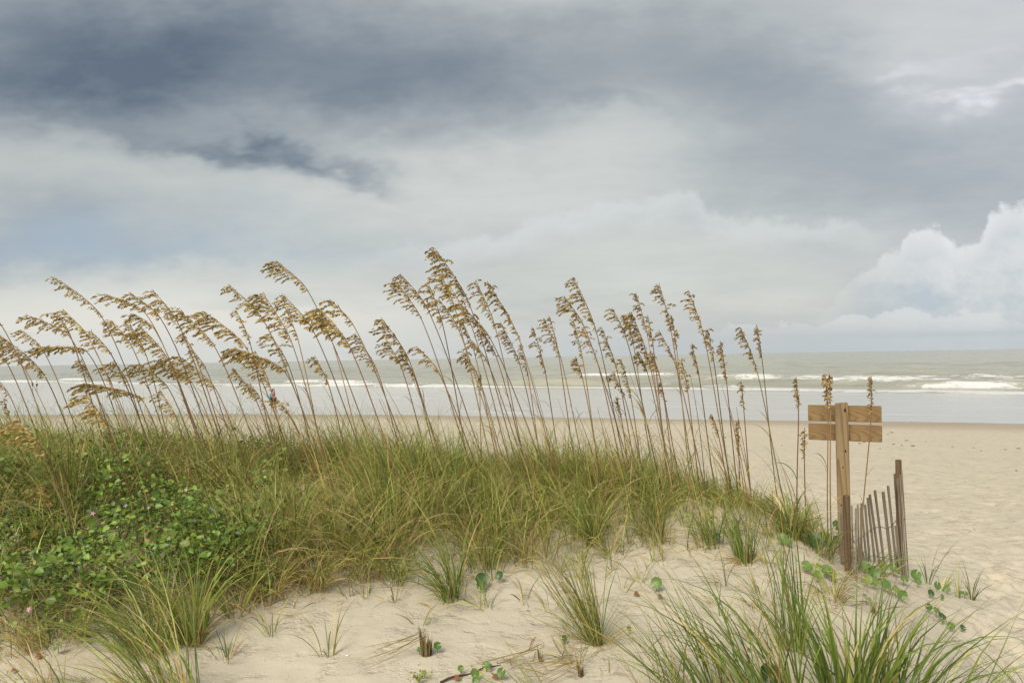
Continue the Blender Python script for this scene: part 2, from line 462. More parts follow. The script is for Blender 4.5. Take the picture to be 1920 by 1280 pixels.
# ------------------------------------------------------------------ terrain
def wet_line(x):
    x = np.asarray(x, float); a, b = 0.379, 0.00307
    xc = np.clip(x, -37, 23.7)
    return 46.2 - a * xc - b * xc * xc + np.where(x < -37, (x + 37) * -0.40, 0) + np.where(x > 23.7, (x - 23.7) * -0.52, 0)
def foam_line(x): return 88.0 - 0.7 * np.asarray(x, float)
def beach_z(x, y):
    yw = np.maximum(wet_line(x), 6.0); t = y / yw
    dry = EYE - 3.5 + 1.6 * np.clip(1 - t, 0, 1.1) ** 1.4
    fl = np.maximum(foam_line(x), yw + 5)
    fr = (y - yw) / (fl - yw)
    wetz = 0.10 - 0.10 * np.clip(fr, 0, 1) - 0.9 * np.clip(fr - 1, 0, 3)
    return np.where(t < 1, dry, wetz)
CTRL = [(0, 1280, 3.6), (0, 1215, 3.9), (0, 1000, 5.0), (0, 905, 6.2), (-250, 1280, 3.7), (-250, 905, 6.2), (-250, 1010, 5.0), (0, 838, 11.0), (-250, 835, 11.5), (160, 850, 10.5), (0, 905, 8.0),
        (240, 1280, 3.6), (240, 1180, 4.1), (240, 1000, 5.2), (240, 905, 6.3), (330, 880, 8.5),
        (480, 1280, 3.6), (480, 1150, 4.25), (480, 1000, 5.3), (480, 905, 6.4), (480, 905, 7.6),
        (750, 1280, 3.6), (750, 1080, 4.8), (750, 1000, 5.4), (750, 912, 6.5), (750, 905, 7.4),
        (1050, 1280, 3.6), (1050, 1150, 4.4), (1050, 1020, 5.4), (1050, 935, 6.4), (1050, 908, 7.1),
        (1250, 1280, 3.6), (1250, 1150, 4.4), (1250, 1005, 5.6), (1250, 935, 6.6), (1250, 925, 7.2),
        (1400, 1280, 3.6), (1400, 1100, 4.8), (1400, 1005, 5.6), (1400, 955, 6.4),
        (1500, 1280, 3.65), (1490, 1120, 4.7), (1500, 1010, 5.7), (1500, 985, 6.5),
        (1577, 1045, 6.1), (1590, 1078, 5.5), (1690, 1072, 6.5), (1640, 1060, 6.9), (1660, 1160, 4.8), (1640, 1280, 3.75),
        (1760, 1130, 5.9), (1760, 1280, 4.1), (1860, 1280, 4.7), (1850, 1110, 7.0), (1850, 1000, 9.5), (1920, 1280, 5.1)]
_cp = np.array([at(*c) for c in CTRL])
_extra = []
for X, Y, D in [(-4, 0, 1.55), (0, 0, 1.6), (4, 0, 1.75), (-4, -6, 1.6), (4, -6, 1.8), (0, -12, 1.8), (9, 0, 2.2), (-12, 4, 1.4), (-12, 10, 1.3), (-20, 6, 1.5), (-12, -6, 1.5)]:
    _extra.append((X, Y, EYE - D))
_cp = np.concatenate([_cp, np.array(_extra)])
_zero = np.array([(X, Y, float(beach_z(X, Y))) for X, Y in
                  [(-22, 19), (-14, 19), (-8, 16), (-4, 13), (-1, 12), (2, 11.5), (4, 11), (6, 12), (9, 10), (11, 6), (14, 3), (12, 14), (3, 16), (-2, 18), (8, 18), (18, 10), (-10, 24), (-28, 24), (0, 24)]])
_cp = np.concatenate([_cp, _zero])
_res = _cp[:, 2] - beach_z(_cp[:, 0], _cp[:, 1])
def _tps(r2): return 0.5 * r2 * np.log(r2 + 1e-9)
def _solve():
    P = _cp[:, :2]; n = len(P)
    K = _tps(((P[:, None] - P[None]) ** 2).sum(-1)) + np.eye(n) * 0.02
    Q = np.c_[np.ones(n), P]
    A = np.block([[K, Q], [Q.T, np.zeros((3, 3))]])
    return np.linalg.solve(A, np.r_[_res, 0, 0, 0])
_w = _solve()
def ground(x, y):
    x, y = np.asarray(x, float), np.asarray(y, float)
    sh = np.broadcast(x, y).shape; xf, yf = np.broadcast_to(x, sh).ravel(), np.broadcast_to(y, sh).ravel()
    r = np.zeros(len(xf))
    near = (yf < 26) & (yf > -25) & (np.abs(xf) < 34)
    xs, ys = xf[near], yf[near]
    acc = _w[-3] + _w[-2] * xs + _w[-1] * ys
    for (cx, cy), wk in zip(_cp[:, :2], _w): acc = acc + wk * _tps((xs - cx) ** 2 + (ys - cy) ** 2)
    fade = sstep(ys, 25, 15) * sstep(ys, -24, -12) * sstep(np.abs(xs), 33, 22)
    r[near] = np.clip(acc, -0.6, 2.6) * fade
    z = beach_z(xf, yf) + r
    # small relief: wind hollows on the dune, lumps on the dry beach
    land = sstep(wet_line(xf) - yf, 0.5, 6)
    z = z + land * ((fbm(xf * 1.3, yf * 1.3, 3) - 0.5) * 0.07 + (fbm(xf * 6, yf * 6, 3) - 0.5) * 0.022)
    return z.reshape(sh)
def hit(px, py):
    """where the sight line through that pixel meets the ground"""
    d = ray(px, py); Y = np.geomspace(2.0, 120, 240)
    P = np.array([0, 0, EYE]) + d * (Y / d[1])[:, None]
    g = ground(P[:, 0], P[:, 1]) - P[:, 2]
    i = int(np.argmax(g > 0))
    if i == 0: i = 1
    t = g[i - 1] / (g[i - 1] - g[i] + 1e-12)
    return P[i - 1] + (P[i] - P[i - 1]) * t

def lines(segs):
    o = []
    for a, b, st in segs: o += list(np.arange(a, b, st))
    return np.array(o)
def build_ground():
    gx = np.r_[-np.geomspace(400, 31, 22), lines([(-30, -7, 0.4), (-7, -5, 0.12), (-5, 6.5, 0.036), (6.5, 12, 0.07), (12, 40, 0.3)]), np.geomspace(40, 400, 24)]
    gy = np.r_[-np.geomspace(300, 11, 14), lines([(-10, 2.4, 0.6), (2.4, 3.2, 0.08), (3.2, 8, 0.032), (8, 15, 0.07), (15, 50, 0.3)]), np.geomspace(50, 420, 70)]
    X, Y = np.meshgrid(gx, gy)
    Z = ground(X, Y)
    # footprints and scuffs trodden into the dry beach
    rg = np.random.default_rng(5)
    for k in range(2200):
        px, py = rg.uniform(1330, 2050), 850 + 430 * rg.random() ** 1.6
        if px < 1700 and py > 940: continue
        if py > 1060 and px < 1830: continue
        c = hit(px, py); r = rg.uniform(0.045, 0.11); el = rg.uniform(1.2, 2.4); th = rg.uniform(0, math.pi); dep = rg.uniform(0.008, 0.024)
        i0, i1 = np.searchsorted(gx, (c[0] - 0.5, c[0] + 0.5)); j0, j1 = np.searchsorted(gy, (c[1] - 0.5, c[1] + 0.5))
        if i1 <= i0 or j1 <= j0: continue
        dx, dy = X[j0:j1, i0:i1] - c[0], Y[j0:j1, i0:i1] - c[1]
        p, q = dx * math.cos(th) + dy * math.sin(th), -dx * math.sin(th) + dy * math.cos(th)
        d2 = (p / (r * el)) ** 2 + (q / r) ** 2
        Z[j0:j1, i0:i1] += dep * (-np.exp(-d2 * 1.6) + 0.55 * np.exp(-(np.sqrt(d2) - 1.35) ** 2 * 6))
    dist = wet_line(X) - Y + (fbm(X * 0.12, Y * 0.12, 3) - 0.5) * 2.0
    wet = sstep(dist, 8.0, 1.0)
    V = np.stack([X, Y, Z], -1).reshape(-1, 3)
    ny, nx = X.shape
    i = (np.arange(ny - 1)[:, None] * nx + np.arange(nx - 1)[None]).ravel()
    me = np_mesh('sand', V, np.stack([i, i + 1, i + nx + 1, i + nx], -1), fac={'wet': wet.ravel()})
    o = link('sandy_beach', me, M['sand'], smooth_=True)
    tag(o, 'pale sandy beach and dune sloping down to the sea', kind='structure')
build_ground()

# ------------------------------------------------------------------ sea
TS, NS = np.array([0.819, -0.5735]), np.array([0.5735, 0.819])
def sea_uv(px, py):
    d = ray(px, py); P = np.array([0, 0, EYE]) + d * (EYE / -d[2]); q = P[:2] - np.array([0, 88.0])
    return q @ TS, q @ NS
def build_sea():
    gu = np.r_[-np.geomspace(60000, 330, 26), np.arange(-320, 130, 0.8), np.geomspace(130, 60000, 30)]
    gv = np.r_[np.arange(-3, 60, 0.35), np.arange(60, 230, 0.9), np.geomspace(230, 60000, 60)]
    U, V = np.meshgrid(gu, gv)
    near = sstep(V, 230, 120) * sstep(np.abs(U + 95), 225, 190)
    z = (fbm(U / 7.0, V / 2.6, 3) - 0.5) * 0.55 * near * sstep(V, 6, 40) + (fbm(U / 22, V / 6, 2) - 0.5) * 0.35 * near * sstep(V, 20, 60)
    foam = np.zeros_like(U)
    # swash front: a continuous white line of uneven depth
    width = 2.5 + 8 * fbm(U / 18.0, U * 0 + 3, 3) ** 1.5 + 0.04 * np.clip(-U, 0, 200)
    edge = (fbm(U / 9.0, U * 0 + 8, 3) - 0.5) * 4 + (fbm(U / 40.0, U * 0 + 1, 2) - 0.5) * 7
    foam += (0.52 + 0.62 * fbm(U / 10.0, V / 5.0 + 4, 3)) * sstep(V, edge - 0.2, edge + 0.6) * sstep(V, edge + width, edge + width * 0.55)
    foam += 0.40 * sstep(V, edge + 5, edge + 10) * sstep(V, edge + 34, edge + 14) * fbm(U / 18, V / 6, 3)
    # breakers: centre px, py, half length m, height, whiteness
    br = [(1810, 728, 6, 0.6, 0.95), (1690, 703, 7, 0.35, 0.25), (1560, 724, 14, 0.42, 0.25), (1165, 706, 11, 0.5, 1.0), (1010, 723, 9, 0.5, 0.2),
          (1200, 725, 13, 0.42, 0.45), (1390, 721, 9, 0.40, 0.5), (1430, 709, 7, 0.35, 0.1), (1860, 714, 15, 0.35, 0.62), (1560, 716, 18, 0.35, 0.8),
          (1330, 714, 14, 0.35, 0.5), (610, 718, 12, 0.45, 0.9), (700, 724, 20, 0.35, 0.7), (140, 713, 9, 0.45, 0.9), (380, 717, 10, 0.35, 0.5), (850, 722, 16, 0.35, 0.4),
          (1240, 711, 9, 0.4, 0.7), (1700, 719, 10, 0.35, 0.6), (1060, 714, 10, 0.3, 0.3), (1905, 727, 7, 0.4, 0.6), (30, 716, 10, 0.35, 0.6), (1800, 708, 22, 0.3, 0.72), (1480, 715, 15, 0.3, 0.7), (960, 716, 12, 0.3, 0.6)]
    for px, py, L, A, wh in br:
        u0, v0 = sea_uv(px, py)
        env = np.exp(-((U - u0) / L) ** 4)
        vc = v0 + (fbm(U / 6.0 + px, U * 0 + py, 3) - 0.5) * 3.0
        s = np.where(V < vc, 1.0, 3.2)
        z += A * env * np.exp(-((V - vc) / s) ** 2)
        f = env * np.where(V < vc, sstep(V, vc - 3.4, vc - 0.8), sstep(V, vc + 2.4, vc + 0.2)) * (0.75 + 0.5 * fbm(U / 3, V / 2, 2))
        foam = np.maximum(foam, wh * 0.9 * f)
    # scattered small crests further out
    rg = np.random.default_rng(3)
    for k in range(150):
        u0, v0 = rg.uniform(-280, 110), rg.uniform(25, 210); L = rg.uniform(3, 10); A = rg.uniform(0.18, 0.42)
        j0, j1 = np.searchsorted(gv, (v0 - 9, v0 + 12)); i0, i1 = np.searchsorted(gu, (u0 - 2 * L, u0 + 2 * L))
        uu, vv = U[j0:j1, i0:i1], V[j0:j1, i0:i1]
        env = np.exp(-((uu - u0) / L) ** 2); vc = v0 + np.sin(uu * 0.2 + k) * 1.2
        z[j0:j1, i0:i1] += A * env * np.exp(-((vv - vc) / np.where(vv < vc, 1.2, 3.0)) ** 2)
    P = np.array([0, 88.0]) + U[..., None] * TS + V[..., None] * NS
    X, Y = P[..., 0], P[..., 1]
    Z = 0.035 + z * sstep(V, -2.5, 2) + 0.03 * sstep(V, -1, 3) - 0.10 * sstep(V, edge, edge - 2.0)
    ny, nx = U.shape
    i = (np.arange(ny - 1)[:, None] * nx + np.arange(nx - 1)[None]).ravel()
    me = np_mesh('sea', np.stack([X, Y, Z], -1).reshape(-1, 3), np.stack([i, i + 1, i + nx + 1, i + nx], -1), fac={'foam': np.clip(foam, 0, 1).ravel()})
    o = link('sea', me, M['sea'], smooth_=True)
    tag(o, 'grey-green sea with low white breakers running to the horizon', kind='structure')
    # the thin sheet of swash lying on the flat wet sand
    gx = np.r_[-np.geomspace(260, 61, 30), np.arange(-60, 45, 0.5), np.geomspace(45, 110, 20)]
    gt = np.linspace(0, 1, 40)
    GX, GT = np.meshgrid(gx, gt)
    y0 = wet_line(GX) + (fbm(GX / 6.0, GX * 0, 3) - 0.5) * 1.6 + (fbm(GX / 25.0, GX * 0 + 4, 2) - 0.5) * 3
    y1 = np.maximum(foam_line(GX) + 4, y0 + 2)
    GY = y0 + (y1 - y0) * GT
    GZ = beach_z(GX, GY) + 0.004 + 0.028 * sstep(GT, 0, 0.15)
    GZ = np.maximum(GZ, 0.022)
    ny, nx = GX.shape
    i = (np.arange(ny - 1)[:, None] * nx + np.arange(nx - 1)[None]).ravel()
    o = link('swash_water', np_mesh('swash_water', np.stack([GX, GY, GZ], -1).reshape(-1, 3), np.stack([i, i + 1, i + nx + 1, i + nx], -1)), M['swash'], smooth_=True)
    tag(o, 'thin sheet of water shining on the flat wet sand', kind='structure')
build_sea()

# ------------------------------------------------------------------ grass blades
GREEN = np.array([(0.17, 0.225, 0.034), (0.25, 0.30, 0.05), (0.335, 0.365, 0.08), (0.125, 0.20, 0.045), (0.44, 0.43, 0.125)])
STRAW = np.array([(0.54, 0.41, 0.185), (0.46, 0.33, 0.13), (0.60, 0.49, 0.25), (0.38, 0.235, 0.10), (0.52, 0.41, 0.12)])
YG = np.array([(0.24, 0.25, 0.065), (0.30, 0.28, 0.085), (0.18, 0.22, 0.055)])
def tint(pal, n, jit=0.32, r=rng):
    c = pal[r.integers(0, len(pal), n)]
    return np.clip(c * (1 + r.normal(0, jit, (n, 1))) * (1 + r.normal(0, 0.05, (n, 3))), 0.01, 0.8)
def blades(base, L, w, th, p0, p1, c0, c1, K=6, pw=1.4, twist=None, sway=0.0):
    """arching ribbons; base (n,3); p0/p1 lean from vertical at root and tip (rad)"""
    n = len(base)
    L, w, th, p0, p1 = (np.broadcast_to(np.asarray(v, float), (n,)) for v in (L, w, th, p0, p1))
    t = np.linspace(0, 1, K + 1)
    ph = p0[:, None] + (p1 - p0)[:, None] * ((t[:-1] + 0.5 / K) ** pw)[None]
    st = (L / K)[:, None]
    hx = np.concatenate([np.zeros((n, 1)), np.cumsum(np.sin(ph) * st, 1)], 1)
    hz = np.concatenate([np.zeros((n, 1)), np.cumsum(np.cos(ph) * st, 1)], 1)
    dx, dy = np.cos(th)[:, None], np.sin(th)[:, None]
    sw = (rng.normal(0, 1, (n, 1)) * sway * L[:, None]) * (t ** 2)[None]
    C = np.stack([base[:, :1] + hx * dx - sw * dy, base[:, 1:2] + hx * dy + sw * dx, base[:, 2:] + hz], -1)
    pn = np.concatenate([ph, ph[:, -1:]], 1)                      # roll each ribbon about its own axis, more towards the tip
    roll = (rng.normal(0, 0.9, n) if twist is None else np.broadcast_to(twist, (n,)))[:, None] + rng.normal(0, 0.5, (n, 1)) * t[None]
    sd0 = np.stack([-np.sin(th), np.cos(th), np.zeros(n)], -1)[:, None]
    nr0 = np.stack([np.cos(pn) * dx, np.cos(pn) * dy, -np.sin(pn)], -1)
    side = sd0 * np.cos(roll)[..., None] + nr0 * np.sin(roll)[..., None]
    prof = np.clip(np.minimum(1.0, (1 - t) * 1.7 + 0.04) * (0.75 + 0.5 * np.sin(np.pi * np.minimum(1, t * 1.3))), 0.06, 1.2)
    hw = side * (w[:, None] * 0.5 * prof[None])[..., None]
    V = np.stack([C - hw, C + hw], 2).reshape(-1, 3)
    k = np.arange(K)
    q = np.stack([2 * k, 2 * k + 1, 2 * k + 3, 2 * k + 2], -1)[None] + (np.arange(n) * 2 * (K + 1))[:, None, None]
    col = c0[:, None] + (c1 - c0)[:, None] * (t ** 1.5)[None, :, None]
    return V, q.reshape(-1, 4), np.repeat(col, 2, 1).reshape(-1, 3)
def add_clump(pile, c, n, L, w, spread, lean=(math.pi, 0.3), p0=(0.05, 0.5), p1=(0.7, 2.0), pal=GREEN, tippal=None, rad=0.05, K=6, sway=0.08, dry=0.15):
    """n blades out of one crown; lean = (azimuth, strength) of the wind"""
    r = np.sqrt(rng.random(n)) * rad; a = rng.uniform(0, 2 * math.pi, n)
    x, y = c[0] + r * np.cos(a), c[1] + r * np.sin(a)
    base = np.stack([x, y, ground(x, y) - 0.01], -1)
    vx = np.cos(a) * spread + math.cos(lean[0]) * lean[1] + rng.normal(0, 0.25, n)
    vy = np.sin(a) * spread + math.sin(lean[0]) * lean[1] + rng.normal(0, 0.25, n)
    th = np.arctan2(vy, vx); k = np.clip(np.hypot(vx, vy), 0.15, 1.3)
    c0 = tint(pal, n); c1 = tint(pal if tippal is None else tippal, n) * 0.5 + c0 * 0.6
    isdry = rng.random(n) < dry
    c0[isdry] = tint(STRAW, isdry.sum()); c1[isdry] = tint(STRAW, isdry.sum())
    lv = rng.uniform(L[0], L[1], n) * np.where(rng.random(n) < 0.25, 0.6, 1)
    pile.add(*blades(base, lv, rng.uniform(w[0], w[1], n), th, rng.uniform(p0[0], p0[1], n) * k, rng.uniform(p1[0], p1[1], n) * (0.72 + 0.28 * k), c0, c1, K=K, sway=sway))

EDGE = np.array([(-700, 1270), (-300, 1255), (0, 1222), (150, 1196), (300, 1166), (430, 1128), (550, 1104), (650, 1082), (720, 1068), (800, 1075), (860, 1082), (930, 1065),
                 (1000, 1055), (1100, 1045), (1200, 1015), (1300, 1000), (1400, 985), (1480, 990), (1560, 1040), (1600, 1060), (1601, 0), (3000, 0)], float)
def scatter(n, x0, x1, y0, y1): return rng.uniform(x0, x1, n), rng.uniform(y0, y1, n)
def veg_mask(x, y):
    px, py = project(np.stack([x, y, ground(x, y)], -1))
    return px, py, (py < np.interp(px, EDGE[:, 0], EDGE[:, 1]) + 90 * (fbm(x * 2.2, y * 2.2, 2) - 0.5))

def build_dune_grass():
    pile = Pile()
    x, y = scatter(15000, -7.0, 3.4, 4.0, 9.0)
    px, py, ok = veg_mask(x, y)
    dens = np.where(px < 480, 0.72, np.interp(px, [480, 950, 1150, 1300, 1450, 1540], [1.0, 1.0, 0.75, 0.65, 0.65, 0.3]))
    patch = sstep(fbm(x * 1.3 + 9, y * 1.3, 3), 0.34, 0.58)
    dens = dens * (np.interp(px, [600, 700, 1020, 1150], [0.7, 0.95, 0.9, 0.22]) + 1.0 * patch) * np.where(y > 7.4, 0.45, 1.0)
    dens = np.where((px < 400) & (py > 950), dens * 0.55, dens)
    dens *= 0.30 + 0.70 * sstep(np.interp(px, EDGE[:, 0], EDGE[:, 1]) + 15 - py, 0, 75)
    ok &= rng.random(len(x)) < dens * 0.46
    x, y, px, py = x[ok], y[ok], px[ok], py[ok]
    for cx, cy, qx, qy in zip(x, y, px, py):
        m = rng.random()
        far = cy > 6.0
        L = (0.24, 0.58) if far else (0.22, 0.54)
        hk = (0.60 + 0.85 * sstep(float(fbm(cx * 1.3 + 40, cy * 0.8 + 3, 2)), 0.3, 0.7)) * float(np.interp(qx, [1100, 1450], [1.0, 0.68])); L = (L[0] * hk, L[1] * hk)
        wind = (math.pi * rng.normal(1.28 if qy > 985 else 1.05, 0.2), 0.42)
        if m < 0.56:
            add_clump(pile, (cx, cy), int(rng.integers(18, 34)), L, (0.0026, 0.0052), 0.85, wind, (0.05, 0.8), (1.1, 2.7), GREEN, tippal=np.r_[GREEN, STRAW, STRAW], rad=0.09, K=7, dry=0.33, sway=0.2)
        elif m < 0.78:
            add_clump(pile, (cx, cy), int(rng.integers(14, 28)), (L[0] * 0.8, L[1] * 0.9), (0.0024, 0.0045), 0.95, wind, (0.4, 1.1), (1.7, 3.0), STRAW, rad=0.10, K=7, dry=0.3, sway=0.25)
        else:
            add_clump(pile, (cx, cy), int(rng.integers(8, 18)), (L[0] * 1.2, L[1] * 1.2), (0.0035, 0.0065), 0.5, wind, (0.02, 0.4), (0.4, 1.7), GREEN, rad=0.06, K=6, dry=0.1, sway=0.1)
    # loose sprigs and runners on the open sand below the grass
    x, y = scatter(2600, -3.6, 3.0, 3.7, 6.2)
    px, py, ok = veg_mask(x, y)
    e = np.interp(px, EDGE[:, 0], EDGE[:, 1])
    pr = np.exp(-np.clip(py - e, 0, 400) / 55.0) * np.interp(px, [0, 450, 650, 900, 1000, 1500, 1560], [0.5, 0.4, 0.4, 0.9, 1.5, 1.4, 0.6])
    ok = (~ok) & (rng.random(len(x)) < pr * 0.28) & (px < 1580)
    for cx, cy in zip(x[ok], y[ok]):
        add_clump(pile, (cx, cy), int(rng.integers(5, 16)), (0.14, 0.42), (0.0026, 0.0055), 0.8, (math.pi * rng.normal(1.1, 0.25), 0.4), (0.1, 0.9), (0.9, 2.4), np.r_[GREEN, YG], rad=0.035, K=7, dry=0.25, sway=0.2)
    # the sparser dune further off to the left
    x, y = scatter(800, -13, -3.0, 9.0, 14.5)
    ok = rng.random(800) < sstep(-x / y, 0.30, 0.62)
    for cx, cy in zip(x[ok], y[ok]):
        add_clump(pile, (cx, cy), 16, (0.22, 0.45), (0.006, 0.010), 0.6, (math.pi, 0.4), (0.05, 0.4), (0.5, 1.5), np.r_[GREEN * 1.15, STRAW], rad=0.08, K=4, dry=0.3)
    o = pile.obj('dune_grass', M['blade'], smooth_=False)
    tag(o, 'thick green and straw dune grass covering the dune crest', 'grass', kind='stuff')
    # dead thatch lying at the foot of the grass
    lit = Pile()
    x, y = scatter(9000, -4.5, 3.2, 3.6, 6.6)
    px, py, ok = veg_mask(x, y)
    e = np.interp(px, EDGE[:, 0], EDGE[:, 1])
    pr = np.exp(-((py - e) / 42.0) ** 2) * np.interp(px, [-100, 350, 480, 720, 860, 1000, 1350, 1500, 1560], [0.2, 0.3, 1.0, 1.0, 0.5, 0.4, 0.5, 0.6, 0.5]) * (0.25 + 1.5 * sstep(fbm(x * 2, y * 2, 2), 0.35, 0.65))
    g = np.exp(-((px - 1560) / 90) ** 2 - ((py - 1110) / 45) ** 2) * 1.2 + np.exp(-((px - 1050) / 110) ** 2 - ((py - 1245) / 35) ** 2) * 0.9 + np.exp(-((px - 1400) / 90) ** 2 - ((py - 1060) / 30) ** 2) * 0.6
    ok = rng.random(len(x)) < pr * 0.75 + g * 0.85 + 0.014
    x, y = x[ok], y[ok]; n = len(x)
    base = np.stack([x, y, ground(x, y) + 0.006], -1)
    c0, c1 = tint(STRAW * 0.72, n), tint(STRAW * 0.8, n)
    lit.add(*blades(base, rng.uniform(0.05, 0.30, n), rng.uniform(0.002, 0.005, n), rng.uniform(0, 6.28, n), rng.uniform(0.9, 1.35, n), rng.uniform(1.55, 1.95, n), c0, c1, K=5, pw=0.6, sway=0.25))
    # stray straws washed and blown over the beach
    x, y = rng.uniform(2.5, 11, 900), rng.uniform(4.5, 16, 900)
    px, py = project(np.stack([x, y, ground(x, y)], -1)); ok = (px > 1560) & (rng.random(900) < 0.35 * fbm(x, y, 2) * 2)
    x, y = x[ok], y[ok]; n = len(x)
    lit.add(*blades(np.stack([x, y, ground(x, y) + 0.004], -1), rng.uniform(0.03, 0.16, n), rng.uniform(0.003, 0.006, n), rng.uniform(0, 6.28, n), rng.uniform(1.35, 1.5, n), rng.uniform(1.55, 1.7, n), tint(STRAW * 0.5, n), tint(STRAW * 0.45, n), K=4, pw=0.6, sway=0.25))
    tag(lit.obj('dead_thatch', M['blade']), 'dry brown thatch and fallen straw lying on the sand', 'straw', kind='stuff')
build_dune_grass()

# ------------------------------------------------------------------ vine cover on the left
VGREEN = np.array([(0.125, 0.20, 0.02), (0.17, 0.26, 0.03), (0.075, 0.135, 0.018), (0.235, 0.32, 0.06), (0.145, 0.22, 0.035)])
def leaf_geo(P, nrm, fwd, size, asp=0.8, fold=0.22):
    """ovate leaves folded along the midrib: (n,...)"""
    n = len(P)
    nrm = nrm / np.linalg.norm(nrm, axis=1, keepdims=True)
    fwd = fwd - nrm * (fwd * nrm).sum(1, keepdims=True); fwd /= np.linalg.norm(fwd, axis=1, keepdims=True) + 1e-9
    sd = np.cross(nrm, fwd)
    prof = [(0, 0, 0), (0.28, 0.5, 1), (0.65, 0.40, 0.9), (1.0, 0, -0.25), (0.65, -0.40, 0.9), (0.28, -0.5, 1), (0.5, 0, 0.0)]
    V = np.stack([P + (fwd * a + sd * (b * asp) + nrm * (fold * c * abs(b) * 2 - (0.12 if a == 1.0 else 0))) * size[:, None] for a, b, c in prof], 1).reshape(-1, 3)
    f = np.array([(0, 1, 6), (1, 2, 6), (2, 3, 6), (3, 4, 6), (4, 5, 6), (5, 0, 6)])
    F = (f[None] + (np.arange(n) * 7)[:, None, None]).reshape(-1, 3)
    return V, F
def vine_h(x, y): return 0.05 + 0.32 * sstep(fbm(x * 1.8 + 3, y * 1.8 + 7, 3), 0.32, 0.68)
def build_vines():
    x, y = scatter(60000, -6.5, -1.2, 3.8, 8.0)
    px, py, ok = veg_mask(x, y)
    core = sstep(px, 560, 400) * np.interp(py, [855, 890, 980, 1140, 1200, 1235], [0.45, 0.9, 1.0, 1.0, 0.8, 0.2])
    core *= (0.5 + 1.0 * sstep(fbm(x * 1.7, y * 1.7, 3), 0.34, 0.56))
    ok &= (rng.random(len(x)) < core * 0.62)
    x, y = x[ok], y[ok]; n = len(x)
    h = vine_h(x, y) * np.sqrt(rng.random(n)) + rng.exponential(0.02, n)
    P = np.stack([x, y, ground(x, y) + h], -1)
    nrm = np.stack([rng.normal(0, 0.5, n), rng.normal(-0.35, 0.5, n), np.abs(rng.normal(0.9, 0.3, n)) + 0.1], -1)
    th = rng.uniform(0, 6.28, n); fwd = np.stack([np.cos(th), np.sin(th), rng.normal(-0.2, 0.3, n)], -1)
    V, F = leaf_geo(P, nrm, fwd, np.clip(rng.lognormal(-3.45, 0.38, n), 0.012, 0.075))
    pile = Pile(); c = tint(VGREEN, n, 0.25)
    old = rng.random(n) < 0.022; c[old] = tint(np.array([(0.30, 0.26, 0.04), (0.28, 0.18, 0.06)]), old.sum())
    pile.add(V, F, np.repeat(c, 7, 0))
    # trailing stalks
    m = 900; k = rng.integers(0, n, m)
    b = np.stack([x[k], y[k], ground(x[k], y[k])], -1)
    pile.add(*blades(b, rng.uniform(0.2, 0.5, m), rng.uniform(0.003, 0.005, m), rng.uniform(0, 6.28, m), rng.uniform(0.1, 0.8, m), rng.uniform(0.8, 2.0, m), tint(np.array([(0.09, 0.10, 0.035), (0.16, 0.09, 0.05)]), m), tint(VGREEN, m), K=5, sway=0.2))
    o = pile.obj('beach_vine', M['vine'])
    tag(o, 'dense leafy green vine cover spreading over the left of the dune', 'vine', kind='stuff')
    # small pink flowers
    bm = bmesh.new()
    for i in range(5):
        a = i * 2 * math.pi / 5
        pts = [(0, 0, 0), (0.006 * math.cos(a - 0.5), 0.006 * math.sin(a - 0.5), 0.003), (0.013 * math.cos(a), 0.013 * math.sin(a), 0.001), (0.006 * math.cos(a + 0.5), 0.006 * math.sin(a + 0.5), 0.003)]
        bm.faces.new([bm.verts.new(p) for p in pts])
    fm = bpy.data.meshes.new('flower'); bm.to_mesh(fm); bm.free(); fm.materials.append(M['petal'])
    for qx, qy in [(318, 832), (284, 992), (179, 1006), (240, 988), (131, 862), (353, 955), (62, 1168), (116, 1072), (150, 872)]:
        p = hit(qx, qy + 45)
        f = bpy.data.objects.new('flower', fm); COL.objects.link(f); f.parent = o
        f.location = (p[0], p[1] - 0.03, p[2] + 0.30 if qy < 1050 else p[2] + 0.2); f.rotation_euler = (R(60), 0, rng.uniform(-0.5, 0.5)); f.scale = (1.3,) * 3
build_vines()

# ------------------------------------------------------------------ sea oats
def tube(path, r, sides=5):
    path = np.asarray(path, float); n = len(path); r = np.broadcast_to(r, (n,))
    t = np.gradient(path, axis=0); t /= np.linalg.norm(t, axis=1, keepdims=True) + 1e-12
    a = np.cross(t, np.array([0.0, 1.0, 0.15])); a /= np.linalg.norm(a, axis=1, keepdims=True) + 1e-12
    b = np.cross(t, a)
    an = np.arange(sides) * 2 * math.pi / sides
    V = (path[:, None] + (a[:, None] * np.cos(an)[None, :, None] + b[:, None] * np.sin(an)[None, :, None]) * r[:, None, None]).reshape(-1, 3)
    i, j = np.meshgrid(np.arange(n - 1), np.arange(sides), indexing='ij')
    F = np.stack([i * sides + j, i * sides + (j + 1) % sides, (i + 1) * sides + (j + 1) % sides, (i + 1) * sides + j], -1).reshape(-1, 4)
    return V, F
GOLD = np.array([(0.68, 0.50, 0.19), (0.60, 0.42, 0.14), (0.76, 0.60, 0.28), (0.46, 0.30, 0.095)])
BROWN = np.array([(0.46, 0.305, 0.11), (0.54, 0.38, 0.15), (0.30, 0.18, 0.06), (0.62, 0.47, 0.20)])
